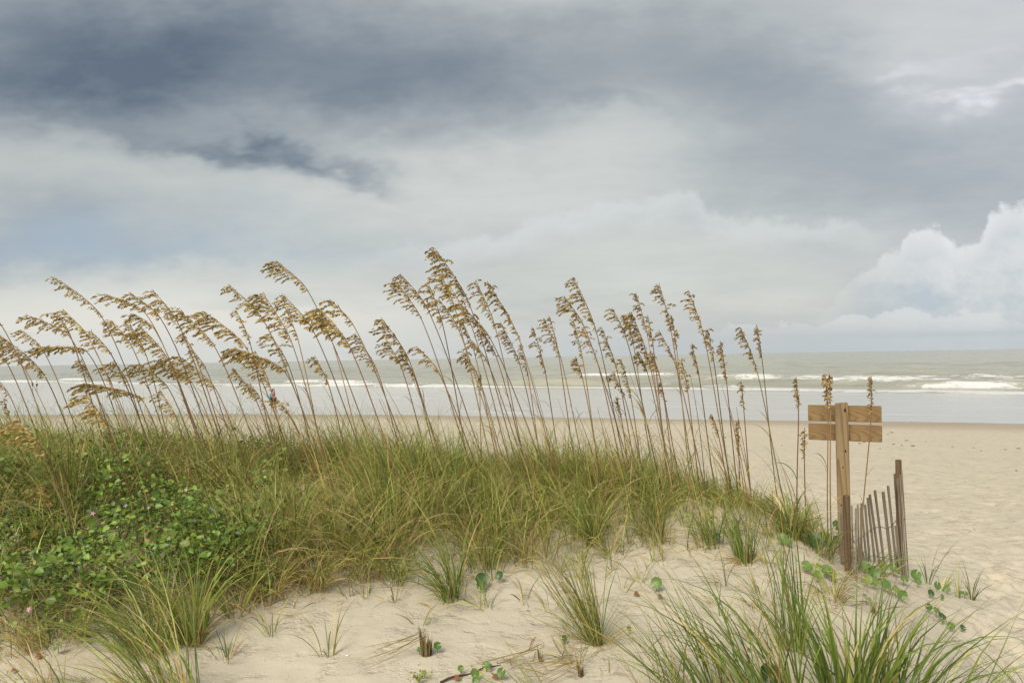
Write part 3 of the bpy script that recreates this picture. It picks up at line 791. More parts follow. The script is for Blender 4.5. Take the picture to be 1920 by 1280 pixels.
def spikelets(pile, P, dirv, size, pal, dark):
    """flat oval husks, two crossed blades each so that they keep their body from any side"""
    n = len(P)
    d = dirv / (np.linalg.norm(dirv, axis=1, keepdims=True) + 1e-9)
    ref = rng.normal(0, 1, (n, 3)); a = np.cross(d, ref); a /= np.linalg.norm(a, axis=1, keepdims=True) + 1e-9
    b = np.cross(d, a)
    c = tint(pal, n, 0.22); c = c * (1 - dark[:, None])
    prof = [(0, 0), (0.30, 0.17), (0.65, 0.13), (1, 0), (0.65, -0.13), (0.30, -0.17)]
    for ax, k in ((a, 1.0), (b, 0.55)):
        V = np.stack([P + (d * p + ax * (q * k)) * size[:, None] for p, q in prof], 1).reshape(-1, 3)
        f = np.array([(0, 1, 2, 3), (0, 3, 4, 5)])
        pile.add(V, (f[None] + (np.arange(n) * 6)[:, None, None]).reshape(-1, 4), np.repeat(c, 6, 0))
def bez(p0, p1, p2, p3, n):
    t = np.linspace(0, 1, n)[:, None]
    return p0 * (1 - t) ** 3 + 3 * p1 * t * (1 - t) ** 2 + 3 * p2 * t * t * (1 - t) + p3 * t ** 3
# tip px, py, foot of the seed head px, py, fullness, sweep (0 narrow .. 1 wind-swept)
OATS = [(103, 520, 185, 585, .6, 1), (-60, 560, 0, 606, .7, 1), (38, 618, 78, 652, .6, .9), (0, 628, 80, 698, 1.2, 1), (-25, 640, 11, 677, .9, 1), (54, 592, 126, 625, .9, 1), (108, 591, 129, 622, .4, .6),
        (119, 582, 162, 626, .9, 1), (81, 651, 160, 656, 1.3, 1), (169, 620, 206, 660, .7, 1), (209, 601, 246, 647, 1, .8), (198, 552, 268, 581, .9, 1), (244, 549, 298, 592, .7, 1), (287, 545, 332, 602, .8, 1),
        (329, 577, 398, 642, 1.1, .9), (252, 589, 287, 613, .9, 1), (244, 609, 272, 660, .7, .7), (266, 615, 311, 667, 1.2, 1), (341, 627, 358, 650, .5, .6), (152, 675, 172, 711, .8, .6),
        (159, 719, 262, 744, 1.4, 1), (215, 678, 240, 718, 1, .9), (262, 683, 312, 722, 1, 1), (300, 673, 357, 713, 1.3, 1), (337, 668, 400, 722, 1.1, 1), (437, 690, 478, 745, .8, .6), (162, 742, 200, 797, 1.2, .9),
        (300, 732, 330, 782, .7, .8), (32, 787, 83, 846, 1.2, .9), (7, 750, 17, 780, .4, .4), (75, 910, 100, 947, .7, .9), (-20, 695, 15, 736, .7, .9),
        (519, 490, 574, 540, 1.1, 1), (431, 536, 489, 592, .7, .9), (494, 551, 543, 632, 1.2, 1), (531, 553, 583, 612, 1.0, 1), (619, 562, 660, 605, .9, .8), (384, 585, 457, 645, 1.2, .9), (442, 579, 467, 637, .6, .4),
        (600, 579, 652, 643, 1.6, .8), (439, 653, 529, 690, 1.5, 1), (536, 580, 557, 631, .5, .6), (667, 627, 705, 690, .8, 1), (591, 670, 615, 718, .8, .4), (508, 628, 540, 682, 1.0, .9), (360, 655, 384, 687, .7, .8),
        (596, 589, 620, 633, .8, .6), (480, 660, 506, 723, 1.2, .8), (470, 720, 497, 762, .9, .7), (520, 750, 540, 772, .4, .8),
        (717, 598, 764, 668, 1.1, .7), (742, 529, 786, 589, .8, .9), (752, 515, 797, 570, .9, .8), (805, 535, 829, 604, .8, .9), (820, 503, 848, 562, .9, .8), (817, 468, 876, 560, 1.4, .6), (823, 561, 857, 611, .7, .9),
        (841, 533, 880, 600, .9, .6), (862, 570, 915, 627, 1.4, .6), (892, 526, 925, 601, .8, .7), (915, 530, 970, 626, 1.0, .4), (939, 605, 972, 675, .9, .5), (976, 647, 989, 697, .6, .3), (868, 605, 886, 648, .6, .5),
        (886, 640, 910, 671, .8, .6), (904, 621, 929, 665, .9, .4), (869, 660, 895, 701, 1.2, .5), (902, 705, 900, 736, .4, .3), (999, 614, 1021, 690, .8, .4), (1021, 598, 1049, 663, .8, .7), (1031, 596, 1043, 640, .4, .3),
        (783, 651, 820, 693, .7, .8), (752, 660, 777, 706, .8, .5), (725, 640, 750, 682, .7, .8),
        (1076, 521, 1114, 608, .9, .7), (1058, 557, 1092, 605, 1.1, .7), (1074, 598, 1091, 664, .6, .4), (1092, 615, 1118, 672, .6, .7), (1129, 615, 1156, 691, .7, .4), (1149, 579, 1173, 630, .7, .6), (1175, 593, 1184, 626, .6, .3),
        (1185, 587, 1215, 669, 1.3, .5), (1193, 551, 1212, 619, .7, .4), (1215, 593, 1224, 645, .6, .3), (1236, 534, 1256, 608, .8, .5), (1260, 594, 1268, 648, .7, .2), (1236, 620, 1263, 674, .6, .5), (1292, 547, 1317, 619, .9, .4),
        (1326, 618, 1337, 669, .8, .2), (1297, 646, 1309, 696, .6, .2), (1352, 644, 1361, 706, .6, .2), (1389, 616, 1417, 687, 1.0, .3), (1420, 614, 1428, 667, .7, .2), (1278, 675, 1289, 731, .7, .3), (1390, 719, 1394, 761, .5, .2),
        (1149, 699, 1169, 739, .7, .5), (1165, 675, 1182, 739, .6, .3), (1222, 662, 1235, 698, 1.0, .5), (1239, 719, 1245, 748, .5, .2), (1080, 673, 1091, 704, .6, .4), (1156, 746, 1164, 777, .4, .2), (1197, 660, 1212, 692, .9, .4),
        (1335, 778, 1347, 815, .3, .3), (1384, 788, 1385, 848, .4, .1), (1493, 711, 1497, 759, .55, .1), (1547, 703, 1552, 757, .8, .1), (1556, 705, 1557, 759, .7, .1), (1633, 708, 1634, 770, .5, .1), (1508, 806, 1508, 853, .4, .1)]
def ordinal(n): return str(n) + ('th' if 10 <= n % 100 <= 20 else {1: 'st', 2: 'nd', 3: 'rd'}.get(n % 10, 'th'))
def build_oats():
    order = sorted(range(len(OATS)), key=lambda i: OATS[i][0])
    rank, seen = {}, 0
    for i in order:
        if OATS[i][2] > 4: seen += 1; rank[i] = seen
    for i, (tx, ty, hx, hy, full, sweep) in enumerate(OATS):
        right = hx > 1440
        sl = (hx - tx) / max(8.0, hy - ty)
        k = np.clip(0.40 * sl + 0.05, 0.04, 0.42) if not right else rng.uniform(-0.02, 0.05)
        if 1630 < hx: k = -0.09
        Y = rng.uniform(5.7, 7.2) if not right else rng.uniform(5.7, 6.0)
        if hx < 260 and hy > 780: Y = rng.uniform(4.7, 5.2)
        if 900 < hx < 1440: Y = rng.uniform(6.0, 7.2)
        by = 900.0
        for _ in range(4):                       # root where the stem line meets the dune
            bx = hx + k * (by - hy)
            p = at(bx, 900, Y); g = float(ground(p[0], p[1]))
            by = float(project(np.array([p[0], p[1], g]))[1])
        root_p = np.array([p[0], p[1], g])
        dY = rng.normal(0, 0.10)
        H = at(hx, hy, Y + dY); T = at(tx, ty, Y + dY * 1.3 + rng.normal(0, 0.04))
        length = np.linalg.norm(T - H)
        up = np.array([0.0, 0, 1])
        d0 = (H - root_p); sd = np.linalg.norm(d0)
        hd = (T - H) / (length + 1e-9)
        stem = bez(root_p - up * 0.03, root_p + (d0 * 0.33 + up * sd * 0.04 + np.array([-0.02, 0, 0]) * sd), H - (hd * 0.15 + d0 / sd * 0.26) * sd * 0.6, H, 14)
        head = bez(H, H + hd * length * 0.3 + up * length * 0.08, T - hd * length * 0.3 + up * length * 0.02, T, 12)
        e = empty('sea_oat', root_p)
        dark = hx > 700 or full < 0.6
        desc = ('tall ' if hy < 600 else 'short ' if hy > 715 else '') + ('thin ' if full < 0.65 else 'bushy ' if full > 1.1 else '') + ('brown' if dark else 'golden')
        place = 'behind the sign' if 1500 < hx and hx > 1515 else 'beside the sign' if right else 'on the dune'
        if i in rank: lab = f'{desc} sea oat {place}, {ordinal(rank[i])} seed head from the left'
        else: lab = ['bare leaning sea oat stalk rising at the left edge', 'short golden sea oat cut by the left edge of the picture', 'golden sea oat head at the left edge above the surf'][[1, 4, 31].index(i)] if i in (1, 4, 31) else f'{desc} sea oat cut by the left edge of the picture'
        tag(e, lab, 'sea oat', 'sea oats standing along the dune crest')
        # stem
        ps = Pile(); path = np.concatenate([stem, head[1:]])
        t = np.linspace(0, 1, len(path))
        r = np.interp(t, [0, 0.4, 0.8, 1], [0.0052, 0.0042, 0.0030, 0.0013])
        V, F = tube(path, r)
        low, midc, top = tint(np.array([(0.17, 0.16, 0.06), (0.24, 0.17, 0.075)]), 1)[0], tint(np.array([(0.27, 0.155, 0.065), (0.30, 0.20, 0.085), (0.22, 0.11, 0.05)]), 1)[0], tint(np.array([(0.30, 0.215, 0.10)]), 1)[0]
        C = np.stack([np.interp(t, [0, 0.35, 0.75, 1], [low[q], midc[q], midc[q], top[q]]) for q in range(3)], -1)
        ps.add(V, F, np.repeat(C, 5, 0)); ps.obj('stem', M['stem'], e, root_p, True)
        # seed head: side branches swept down-wind, each hung with flat husks
        pp = Pile(); pal = BROWN if dark else GOLD
        if dark and sweep > 0.5: pal = np.r_[BROWN, GOLD]
        nb = int(np.clip(length / (0.0185 if sweep > 0.25 else 0.011) * (0.65 + 0.35 * full), 12, 32)); side = np.array([-1.0, 0.0, 0.0])
        for q in range(nb):
            s = (q + rng.uniform(0.1, 0.9)) / nb * 1.12 - 0.12
            o = np.array([np.interp(max(s, 0), np.linspace(0, 1, 12), head[:, a]) for a in range(3)]) + hd * min(s, 0) * length
            s = max(s, 0.0)
            env = (0.30 + 0.9 * math.sin(math.pi * min(1, 0.12 + (1 - s) * 0.95)) ** 0.8) * full ** 0.7
            if rng.random() < 0.13: env *= 0.35
            bl = (0.045 + 0.085 * sweep) * env * rng.uniform(0.7, 1.25)
            az = rng.normal(0, 0.9 - 0.45 * sweep) if rng.random() < 0.55 + 0.45 * sweep else rng.uniform(0, 6.28)
            out = np.array([-math.cos(az), math.sin(az) * 0.9, 0.0])
            d1 = hd * (0.75 - 0.35 * sweep) + out * (0.40 + 0.6 * sweep); d1 /= np.linalg.norm(d1)
            d2 = out * (0.6 + 0.4 * sweep) - up * (0.75 + rng.uniform(-0.25, 0.5)); d2 /= np.linalg.norm(d2)
            br = bez(o, o + d1 * bl * 0.45, o + d1 * bl * 0.6 + d2 * bl * 0.35, o + d1 * bl * 0.65 + d2 * bl * 0.55, 6)
            V, F = tube(br, 0.0009, 3); pp.add(V, F, pal[0] * 0.8)
            ns = max(4, int(bl / 0.0078 * (0.75 + 0.45 * full)))
            ss = np.clip(np.linspace(0.12, 1, ns) + rng.normal(0, 0.06, ns), 0.1, 1)
            P = np.stack([np.interp(ss, np.linspace(0, 1, 6), br[:, a]) for a in range(3)], -1) + rng.normal(0, 0.004, (ns, 3))
            tg = np.stack([np.interp(ss, np.linspace(0, 1, 6), np.gradient(br[:, a])) for a in range(3)], -1)
            tg /= np.linalg.norm(tg, axis=1, keepdims=True) + 1e-9
            spikelets(pp, P - tg * 0.008, tg + rng.normal(0, 0.26, (ns, 3)) - up * 0.18 + side * 0.15 * sweep, rng.uniform(0.020, 0.036, ns) * (0.85 + 0.2 * full), pal, np.clip(rng.normal(0.02 + 0.2 * s, 0.14, ns), -0.2, 0.6))
        nr = int(length / 0.0085 * (0.5 + 0.5 * full)); ss = rng.random(nr) * 0.95
        P = np.stack([np.interp(ss, np.linspace(0, 1, 12), head[:, a]) for a in range(3)], -1) + rng.normal(0, 0.006, (nr, 3))
        spikelets(pp, P, hd * 0.5 + side * (0.5 + 0.5 * sweep) - up * 0.35 * sweep + rng.normal(0, 0.45, (nr, 3)), rng.uniform(0.022, 0.040, nr), pal, np.clip(rng.normal(0.05, 0.15, nr), -0.15, 0.5))
        nt_ = 5
        ss = np.linspace(0.8, 1.0, nt_)
        P = np.stack([np.interp(ss, np.linspace(0, 1, 12), head[:, a]) for a in range(3)], -1)
        spikelets(pp, P, np.repeat(hd[None], nt_, 0) + rng.normal(0, 0.3, (nt_, 3)), rng.uniform(0.016, 0.026, nt_), pal, np.full(nt_, 0.3))
        so = pp.obj('seed_head', M['seed'], e, root_p); so['kind'] = 'stuff'
        nl = int(rng.integers(2, 5)); b = np.tile(root_p, (nl, 1)) + rng.normal(0, 0.02, (nl, 3)) * [1, 1, 0]
        for q in range(nl):
            lv = Pile(); lv.add(*blades(b[q:q + 1], rng.uniform(0.45, 0.95), rng.uniform(0.004, 0.007), math.pi + rng.normal(0, 0.6), rng.uniform(0.08, 0.3), rng.uniform(0.5, 1.8), tint(np.r_[GREEN, STRAW], 1), tint(STRAW, 1), K=9, pw=2.0, sway=0.06))
            lv.obj('leaf', M['blade'], e, root_p)
        # dry leaves curling off the stem
        for q in range(int(rng.integers(1, 4))):
            s = rng.uniform(0.12, 0.6); b = np.array([np.interp(s, np.linspace(0, 1, 14), stem[:, a]) for a in range(3)])
            lv = Pile(); th = math.pi + rng.normal(0, 0.7) if rng.random() < 0.75 else rng.normal(0, 0.7)
            c0 = tint(np.r_[STRAW, GREEN, GREEN], 1)
            lv.add(*blades(b[None], rng.uniform(0.16, 0.42), rng.uniform(0.003, 0.007), th, rng.uniform(0.15, 0.5), rng.uniform(0.9, 2.7), c0, tint(STRAW, 1), K=8, sway=0.1))
            lv.obj('leaf', M['blade'], e, root_p)
build_oats()
def build_bare_stalks():
    for k, px in enumerate(np.sort(rng.uniform(20, 1420, 46))):
        Y = rng.uniform(5.9, 7.3)
        p = at(px, 900, Y); g = float(ground(p[0], p[1])); r0 = np.array([p[0], p[1], g])
        e = empty('bare_stalk', r0); tag(e, f'thin bare dry stalk without seed head, {ordinal(k + 1)} bare stalk from the left', 'dry stalk', 'bare stalks among the sea oats')
        h = rng.uniform(0.5, 1.15); lean = np.interp(px, [0, 700, 1420], [0.5, 0.36, 0.2]) * rng.uniform(0.5, 1.3)
        T = r0 + np.array([-lean * h, rng.normal(0, 0.08), h])
        path = bez(r0 - [0, 0, 0.03], r0 + [-0.1 * lean * h, 0, 0.4 * h], T - [-0.35 * lean * h, 0, 0.25 * h], T, 10)
        V, F = tube(path, np.linspace(0.0042, 0.0015, 10), 5); pl = Pile()
        pl.add(V, F, np.tile(tint(np.array([(0.27, 0.155, 0.065), (0.32, 0.22, 0.10), (0.22, 0.12, 0.055)]), 1), (len(V), 1))); pl.obj('stem', M['stem'], e, r0, True)
        for q in range(2):
            b = path[int(rng.integers(1, 7))]; lv = Pile()
            lv.add(*blades(b[None], rng.uniform(0.2, 0.45), rng.uniform(0.003, 0.006), math.pi + rng.normal(0, 0.9), rng.uniform(0.15, 0.5), rng.uniform(1.0, 2.8), tint(np.r_[STRAW, GREEN], 1), tint(STRAW, 1), K=8, sway=0.12))
            lv.obj('leaf', M['blade'], e, r0)
build_bare_stalks()

# ------------------------------------------------------------------ wooden sign seen from behind
def build_sign():
    Y = 6.1
    top = at(1577.5, 755, Y); gz = float(ground(top[0], top[1]))
    root = empty('wooden_sign', (top[0], top[1], gz), R(-24))
    tag(root, 'brown wooden signpost with two plank boards seen from behind', 'sign')
    h = top[2] - gz; bur = 0.35
    bm = box_bm(0.096, 0.092, h + bur, 0.006)
    for v in bm.verts:
        v.co.z += (h - bur) / 2
        if v.co.z > h - 0.06: v.co.z += 0.006 * math.sin(v.co.x * 60)
    post = bm_obj('post', bm, M['post'], root)
    for kx, kz, rr in ((0.026, h - 0.055, 0.010), (0.022, h - 0.375, 0.007), (0.000, h - 0.505, 0.0048), (-0.018, h - 0.80, 0.006)):
        bk = bmesh.new(); bmesh.ops.create_uvsphere(bk, u_segments=10, v_segments=6, radius=1.0)
        for v in bk.verts: v.co = Vector((v.co.x * rr + kx, v.co.y * 0.002 - 0.046, v.co.z * rr * 1.7 + kz))
        bm_obj('knot', bk, M['knot'], post, True)
    cx = 0.018
    for k, (ya, yb) in enumerate(((759.5, 789.5), (795.0, 825.5))):
        za, zb = at(1582, ya, Y + 0.07)[2] - gz, at(1582, yb, Y + 0.07)[2] - gz
        bm = box_bm(0.540, 0.036, za - zb, 0.004)
        o = bm_obj('board', bm, M['board'], root)
        o.location = (cx, 0.0655, (za + zb) / 2); o.rotation_euler = (0, R(0.4 + 0.35 * k), 0)
        for sx in (-0.27, 0.27):
            pass
build_sign()

# ------------------------------------------------------------------ slatted sand fence
def build_fence():
    z0 = lambda x, y: (1480 + x / 3.765, 740 + y / 3.765)
    pn = at(*z0(406, 1215), 5.45); g = float(ground(pn[0], pn[1]))
    root = empty('sand_fence', (pn[0], pn[1], g))
    O = np.array([pn[0], pn[1], g])
    tag(root, 'weathered grey slat sand fence with two brown posts below the sign', 'fence')
    def stake(name, xt, yt, xb, yb, Y, w, d, mat, rz=0.0, bury=0.12, rnd=False):
        T, B = at(*z0(xt, yt), Y), at(*z0(xb, yb), Y)
        gz = float(ground(B[0], B[1]))
        ax = (T - B) / np.linalg.norm(T - B)
        low = B - ax * ((B[2] - gz) / ax[2] + bury)
        Ln = np.linalg.norm(T - low)
        if rnd:
            bm = bmesh.new(); bmesh.ops.create_cone(bm, cap_ends=True, segments=14, radius1=w / 2, radius2=w / 2 * 0.96, depth=Ln)
            bmesh.ops.bevel(bm, geom=[e for e in bm.edges if abs(e.verts[0].co.z - e.verts[1].co.z) < 1e-5], offset=0.004, segments=2, affect='EDGES')
        else:
            bm = box_bm(w, d, Ln, min(w, d) * 0.16, seg=1)
        tw = rng.normal(0, 0.004)
        for v in bm.verts: v.co.x += tw * math.sin(v.co.z * 5)
        o = bm_obj(name, bm, mat, root, rnd)
        q = Vector((0, 0, 1)).rotation_difference(Vector(ax))
        o.rotation_mode = 'QUATERNION'; o.rotation_quaternion = q @ Quaternion((0, 0, 1), rz)
        o.location = Vector((T + low) / 2 - O)
        return T, B, low
    stake('post', 406, 707, 414, 1210, 5.45, 0.040, 0.044, M['fpost'], R(-36), 0.3)
    stake('post', 770, 458, 782, 1200, 6.45, 0.052, 0.052, M['fpost'], 0, 0.3, True)
    sl = [(369, 785, 374, 1210, 5.62, 0.3), (441, 780, 452, 1215, 5.50, 1.2), (468, 800, 471, 1275, 5.38, 1.0), (483, 772, 491, 1120, 5.75, 0.9), (503, 790, 511, 1130, 6.0, 0.8), (509, 762, 540, 1130, 6.2, 0.7), (533, 775, 565, 1145, 6.45, 0.6),
          (553, 725, 602, 1165, 6.6, 0.45), (568, 702, 634, 1178, 6.75, 0.4), (605, 672, 668, 1185, 6.8, 0.3), (660, 683, 722, 1200, 6.75, 0.1), (697, 640, 754, 1195, 6.7, 0.2), (745, 555, 786, 1205, 6.55, 0.5), (765, 590, 806, 1215, 6.36, 0.7),
          (782, 563, 822, 1243, 6.30, 0.9), (793, 530, 838, 1243, 6.40, 1.0), (757, 920, 780, 1205, 6.40, 0.2)]
    ends = []
    for xt, yt, xb, yb, Y, yaw in sl:
        big = 0.031 if xt == 660 else 0.025
        T, B, low = stake('slat', xt, yt, xb, yb, Y, big * rng.uniform(0.85, 1.05), 0.009, M['slat'], yaw, 0.15)
        ends.append((T, low))
    ordr = sorted(range(len(ends)), key=lambda i: sl[i][0] if i != 16 else 9999)[:16]
    for f in (0.30, 0.62):
        for ph in (0, math.pi):
            pts = []
            P = [ends[i][1] + (ends[i][0] - ends[i][1]) * f for i in ordr if i != 16]
            for a, b in zip(P[:-1], P[1:]):
                for s in np.linspace(0, 1, 6, endpoint=False):
                    c = a + (b - a) * s; tw = s * 4 * math.pi + ph
                    c = c + np.array([0, math.cos(s * math.pi * 2 + ph) * 0.008, math.sin(tw) * 0.003]); pts.append(c)
            pts.append(P[-1])
            V, F = tube(np.array(pts), 0.0019, 4); pl = Pile(); pl.add(V, F, (0.1, 0.1, 0.1)); pl.obj('wire', M['wire'], root, O)
build_fence()

# ------------------------------------------------------------------ single grass tufts
W, E_ = math.pi, 0.0
DGREEN = np.array([(0.135, 0.20, 0.034), (0.175, 0.24, 0.042), (0.105, 0.165, 0.034), (0.24, 0.285, 0.065)])
YGREEN = np.array([(0.21, 0.22, 0.06), (0.26, 0.24, 0.075), (0.15, 0.19, 0.055), (0.30, 0.24, 0.07)])
def tuft(px, py, label, specs, straw=0, root_stub=False):
    p = hit(px, py)
    e = empty('grass_tuft', p); tag(e, label, 'grass tuft', 'single grass tufts in the sand')
    pile = Pile()
    for s in specs:
        s['lean'] = (s['lean'][0], s['lean'][1] * 1.5); s['L'] = (s['L'][0] * 1.1, s['L'][1] * 1.22); s['n'] = int(s['n'] * 1.3); s['p1'] = (s['p1'][0], s['p1'][1] * 1.3); s['w'] = (s['w'][0] * 0.8, s['w'][1] * 0.85); s['sway'] = 0.16
        add_clump(pile, (p[0] + s.pop('ox', 0), p[1] + s.pop('oy', 0)), **s)
    o = pile.obj('green_blades', M['blade'], e, p); o['kind'] = 'stuff'
    if straw:
        q = Pile(); add_clump(q, p, straw, (0.12, 0.34), (0.002, 0.005), 1.0, (W, 0.3), (0.5, 1.1), (1.6, 2.6), STRAW, rad=0.06, K=7, dry=1.0, sway=0.15)
        o = q.obj('straw_blades', M['blade'], e, p); o['kind'] = 'stuff'
    if root_stub:
        q = Pile(); add_clump(q, p, 40, (0.04, 0.11), (0.006, 0.012), 0.3, (W, 0.0), (0.0, 0.2), (0.0, 0.35), STRAW * 0.45, rad=0.035, K=3, dry=0.0)
        o = q.obj('root_crown', M['blade'], e, p); o['kind'] = 'stuff'
def sp(n, L, w=(0.005, 0.009), spread=0.4, lean=(W, 0.5), p0=(0.1, 0.4), p1=(0.5, 1.3), pal=GREEN, rad=0.06, dry=0.12, **k):
    return dict(n=n, L=L, w=w, spread=spread, lean=lean, p0=p0, p1=p1, pal=pal, rad=rad, dry=dry, **k)
tuft(1118, 1206, 'yellow-green fan of grass leaning left on bare sand with brown root', [sp(110, (0.40, 0.66), (0.003, 0.006), 0.22, (W, 0.50), (0.0, 0.85), (0.1, 1.2), np.r_[YGREEN, GREEN], 0.04, 0.18), sp(16, (0.25, 0.5), (0.003, 0.005), 0.9, (W, 0.2), (0.6, 1.0), (1.2, 1.7), YGREEN, 0.04)], 40, True)
tuft(1330, 1335, 'loose tall green grass leaning left at the bottom edge, right of the fan-shaped tuft', [sp(60, (0.40, 0.75), (0.004, 0.008), 0.3, (W, 0.55), (0.2, 0.65), (0.5, 1.3), DGREEN, 0.12)], 20)
tuft(1250, 1340, 'thin green grass at the bottom edge below the single round leaf', [sp(30, (0.35, 0.62), (0.003, 0.006), 0.4, (W, 0.35), (0.1, 0.5), (0.4, 1.3), GREEN, 0.08)], 16)
tuft(1450, 1330, 'dense dark green grass sweeping left beside the bottom big round leaf', [sp(95, (0.40, 0.78), (0.005, 0.009), 0.4, (W, 0.5), (0.1, 0.6), (0.5, 1.4), DGREEN, 0.14)], 26)
tuft(1488, 1215, 'tall upright grass blades standing in front of the dune end', [sp(34, (0.45, 0.80), (0.005, 0.009), 0.25, (W, 0.15), (0.0, 0.25), (0.05, 0.5), DGREEN, 0.09), sp(20, (0.3, 0.5), (0.004, 0.008), 0.6, (W, 0.2), (0.2, 0.6), (0.7, 1.6), GREEN, 0.08)], 16)
tuft(1600, 1325, 'broad-bladed dark green clump at the bottom edge below the fence', [sp(85, (0.32, 0.62), (0.007, 0.014), 0.5, (W, 0.05), (0.05, 0.5), (0.4, 1.5), DGREEN, 0.15, 0.06)], 14)
tuft(1690, 1320, 'glossy green clump with blades arching right at the bottom edge', [sp(70, (0.30, 0.60), (0.006, 0.012), 0.45, (E_, 0.5), (0.1, 0.6), (0.6, 1.5), DGREEN, 0.14, 0.08)], 10)
tuft(1790, 1345, 'sparse grass blades reaching right over bare sand in the bottom right', [sp(26, (0.30, 0.62), (0.004, 0.008), 0.5, (E_, 0.5), (0.3, 0.8), (0.9, 1.6), GREEN, 0.10)], 8)
tuft(1925, 1310, 'few long blades cut by the bottom right corner', [sp(8, (0.3, 0.5), (0.004, 0.008), 0.4, (W, 0.5), (0.5, 0.9), (0.9, 1.3), GREEN, 0.05)])
tuft(1740, 1094, 'small green shoot with one long curved blade right of the fence', [sp(9, (0.20, 0.46), (0.005, 0.009), 0.6, (E_, 0.2), (0.1, 0.6), (0.5, 1.1), DGREEN, 0.02)])
tuft(1763, 1106, 'stubby short green shoot between two taller shoots on the beach sand', [sp(6, (0.12, 0.24), (0.008, 0.012), 0.4, (E_, 0.5), (0.3, 0.7), (0.5, 0.9), GREEN, 0.02)])
tuft(1797, 1122, 'thin upright sprig of grass, second shoot from the right on the beach', [sp(8, (0.15, 0.30), (0.004, 0.006), 0.25, (W, 0.1), (0.0, 0.2), (0.1, 0.4), GREEN, 0.02)], 8)
tuft(1823, 1124, 'dark branching shoot standing alone on sand, rightmost of the shoots', [sp(11, (0.16, 0.32), (0.006, 0.009), 0.6, (E_, 0.12), (0.1, 0.6), (0.5, 1.2), np.r_[DGREEN * 0.8, [(0.12, 0.09, 0.05)]], 0.015)])
tuft(1112, 1018, 'spreading tuft arching both ways on the sand slope above the fan', [sp(130, (0.30, 0.58), (0.0035, 0.006), 0.8, (W, 0.25), (0.05, 0.5), (0.9, 2.0), GREEN, 0.07)], 30, True)
tuft(845, 1122, 'green tuft with long blades trailing down left on the sand', [sp(70, (0.26, 0.56), (0.0035, 0.007), 0.7, (W * 0.95, 0.4), (0.1, 0.6), (1.0, 2.2), DGREEN, 0.05)], 24)
tuft(905, 1062, 'leafy tuft at the top of the bare sand slope', [sp(60, (0.22, 0.42), (0.004, 0.007), 0.7, (W, 0.2), (0.1, 0.5), (0.7, 1.8), GREEN, 0.09)], 24)
tuft(965, 1050, 'thin pale tuft on sand above the pair of dead pegs', [sp(40, (0.22, 0.44), (0.003, 0.006), 0.7, (W, 0.3), (0.2, 0.6), (0.8, 1.8), np.r_[GREEN, STRAW], 0.08)], 20)
tuft(590, 1098, 'drooping tuft with curled straw hanging over the sand edge', [sp(90, (0.22, 0.42), (0.003, 0.006), 0.8, (-W / 2, 0.3), (0.1, 0.5), (1.2, 2.5), np.r_[GREEN, STRAW], 0.10)], 70)
tuft(690, 1080, 'grass tuft ending the thatch at the sand edge', [sp(60, (0.2, 0.40), (0.003, 0.006), 0.8, (-W / 2, 0.2), (0.1, 0.5), (1.0, 2.3), np.r_[GREEN, STRAW], 0.09)], 40)
tuft(500, 1120, 'olive tuft spilling onto the sand beside the vine cover', [sp(80, (0.2, 0.42), (0.003, 0.006), 0.8, (-W / 2, 0.2), (0.1, 0.5), (1.0, 2.3), np.r_[GREEN, STRAW], 0.10)], 40)
tuft(360, 1205, 'arching tuft with brown stem base in front of the vines', [sp(110, (0.30, 0.62), (0.003, 0.007), 0.6, (W, 0.25), (0.05, 0.45), (0.7, 1.9), GREEN, 0.06)], 36, True)
tuft(280, 1225, 'wide fountain of pale grass arching in front of the vines', [sp(130, (0.32, 0.64), (0.003, 0.006), 0.75, (W, 0.35), (0.1, 0.55), (0.9, 2.0), np.r_[GREEN, YGREEN], 0.09)], 36)
tuft(330, 1335, 'long grass leaning left out of the bottom edge on the left', [sp(80, (0.36, 0.68), (0.004, 0.007), 0.45, (W, 0.6), (0.1, 0.7), (0.7, 1.6), GREEN, 0.12)], 30)
tuft(230, 1345, 'flat pale grass fanning left along the bottom edge on the left', [sp(46, (0.30, 0.60), (0.003, 0.006), 0.4, (W, 0.9), (0.6, 0.9), (1.1, 1.6), np.r_[GREEN, YGREEN], 0.12)], 26)
tuft(110, 1205, 'low grass fringe at the foot of the vines on the left', [sp(60, (0.2, 0.46), (0.003, 0.006), 0.7, (W, 0.3), (0.3, 0.8), (1.1, 2.0), np.r_[GREEN, STRAW], 0.14)], 40)
tuft(20, 1210, 'low straw-coloured fringe at the left edge below the vines', [sp(50, (0.2, 0.42), (0.003, 0.006), 0.7, (W, 0.2), (0.4, 0.9), (1.2, 2.1), np.r_[GREEN, STRAW, STRAW], 0.14)], 40)
tuft(440, 1150, 'short tuft with flat green blade beside two round leaves', [sp(34, (0.18, 0.36), (0.003, 0.007), 0.8, (W, 0.1), (0.2, 0.6), (0.9, 2.0), GREEN, 0.05)], 24)
tuft(70, 1335, 'flat straw and green grass at the bottom left corner', [sp(46, (0.30, 0.56), (0.003, 0.006), 0.5, (W, 0.6), (0.5, 0.9), (1.1, 1.7), np.r_[GREEN, STRAW], 0.12)], 26)
tuft(420, 1240, 'thin loose sprig on bare sand right of the brown-based tuft', [sp(12, (0.16, 0.36), (0.003, 0.006), 0.8, (W, 0.2), (0.3, 0.9), (1.0, 2.0), GREEN, 0.04)], 8)
tuft(1015, 1335, 'few long blades rising from the bottom edge below the dead pegs', [sp(14, (0.26, 0.52), (0.003, 0.006), 0.4, (W, 0.6), (0.4, 0.8), (0.9, 1.5), GREEN, 0.06)], 18)
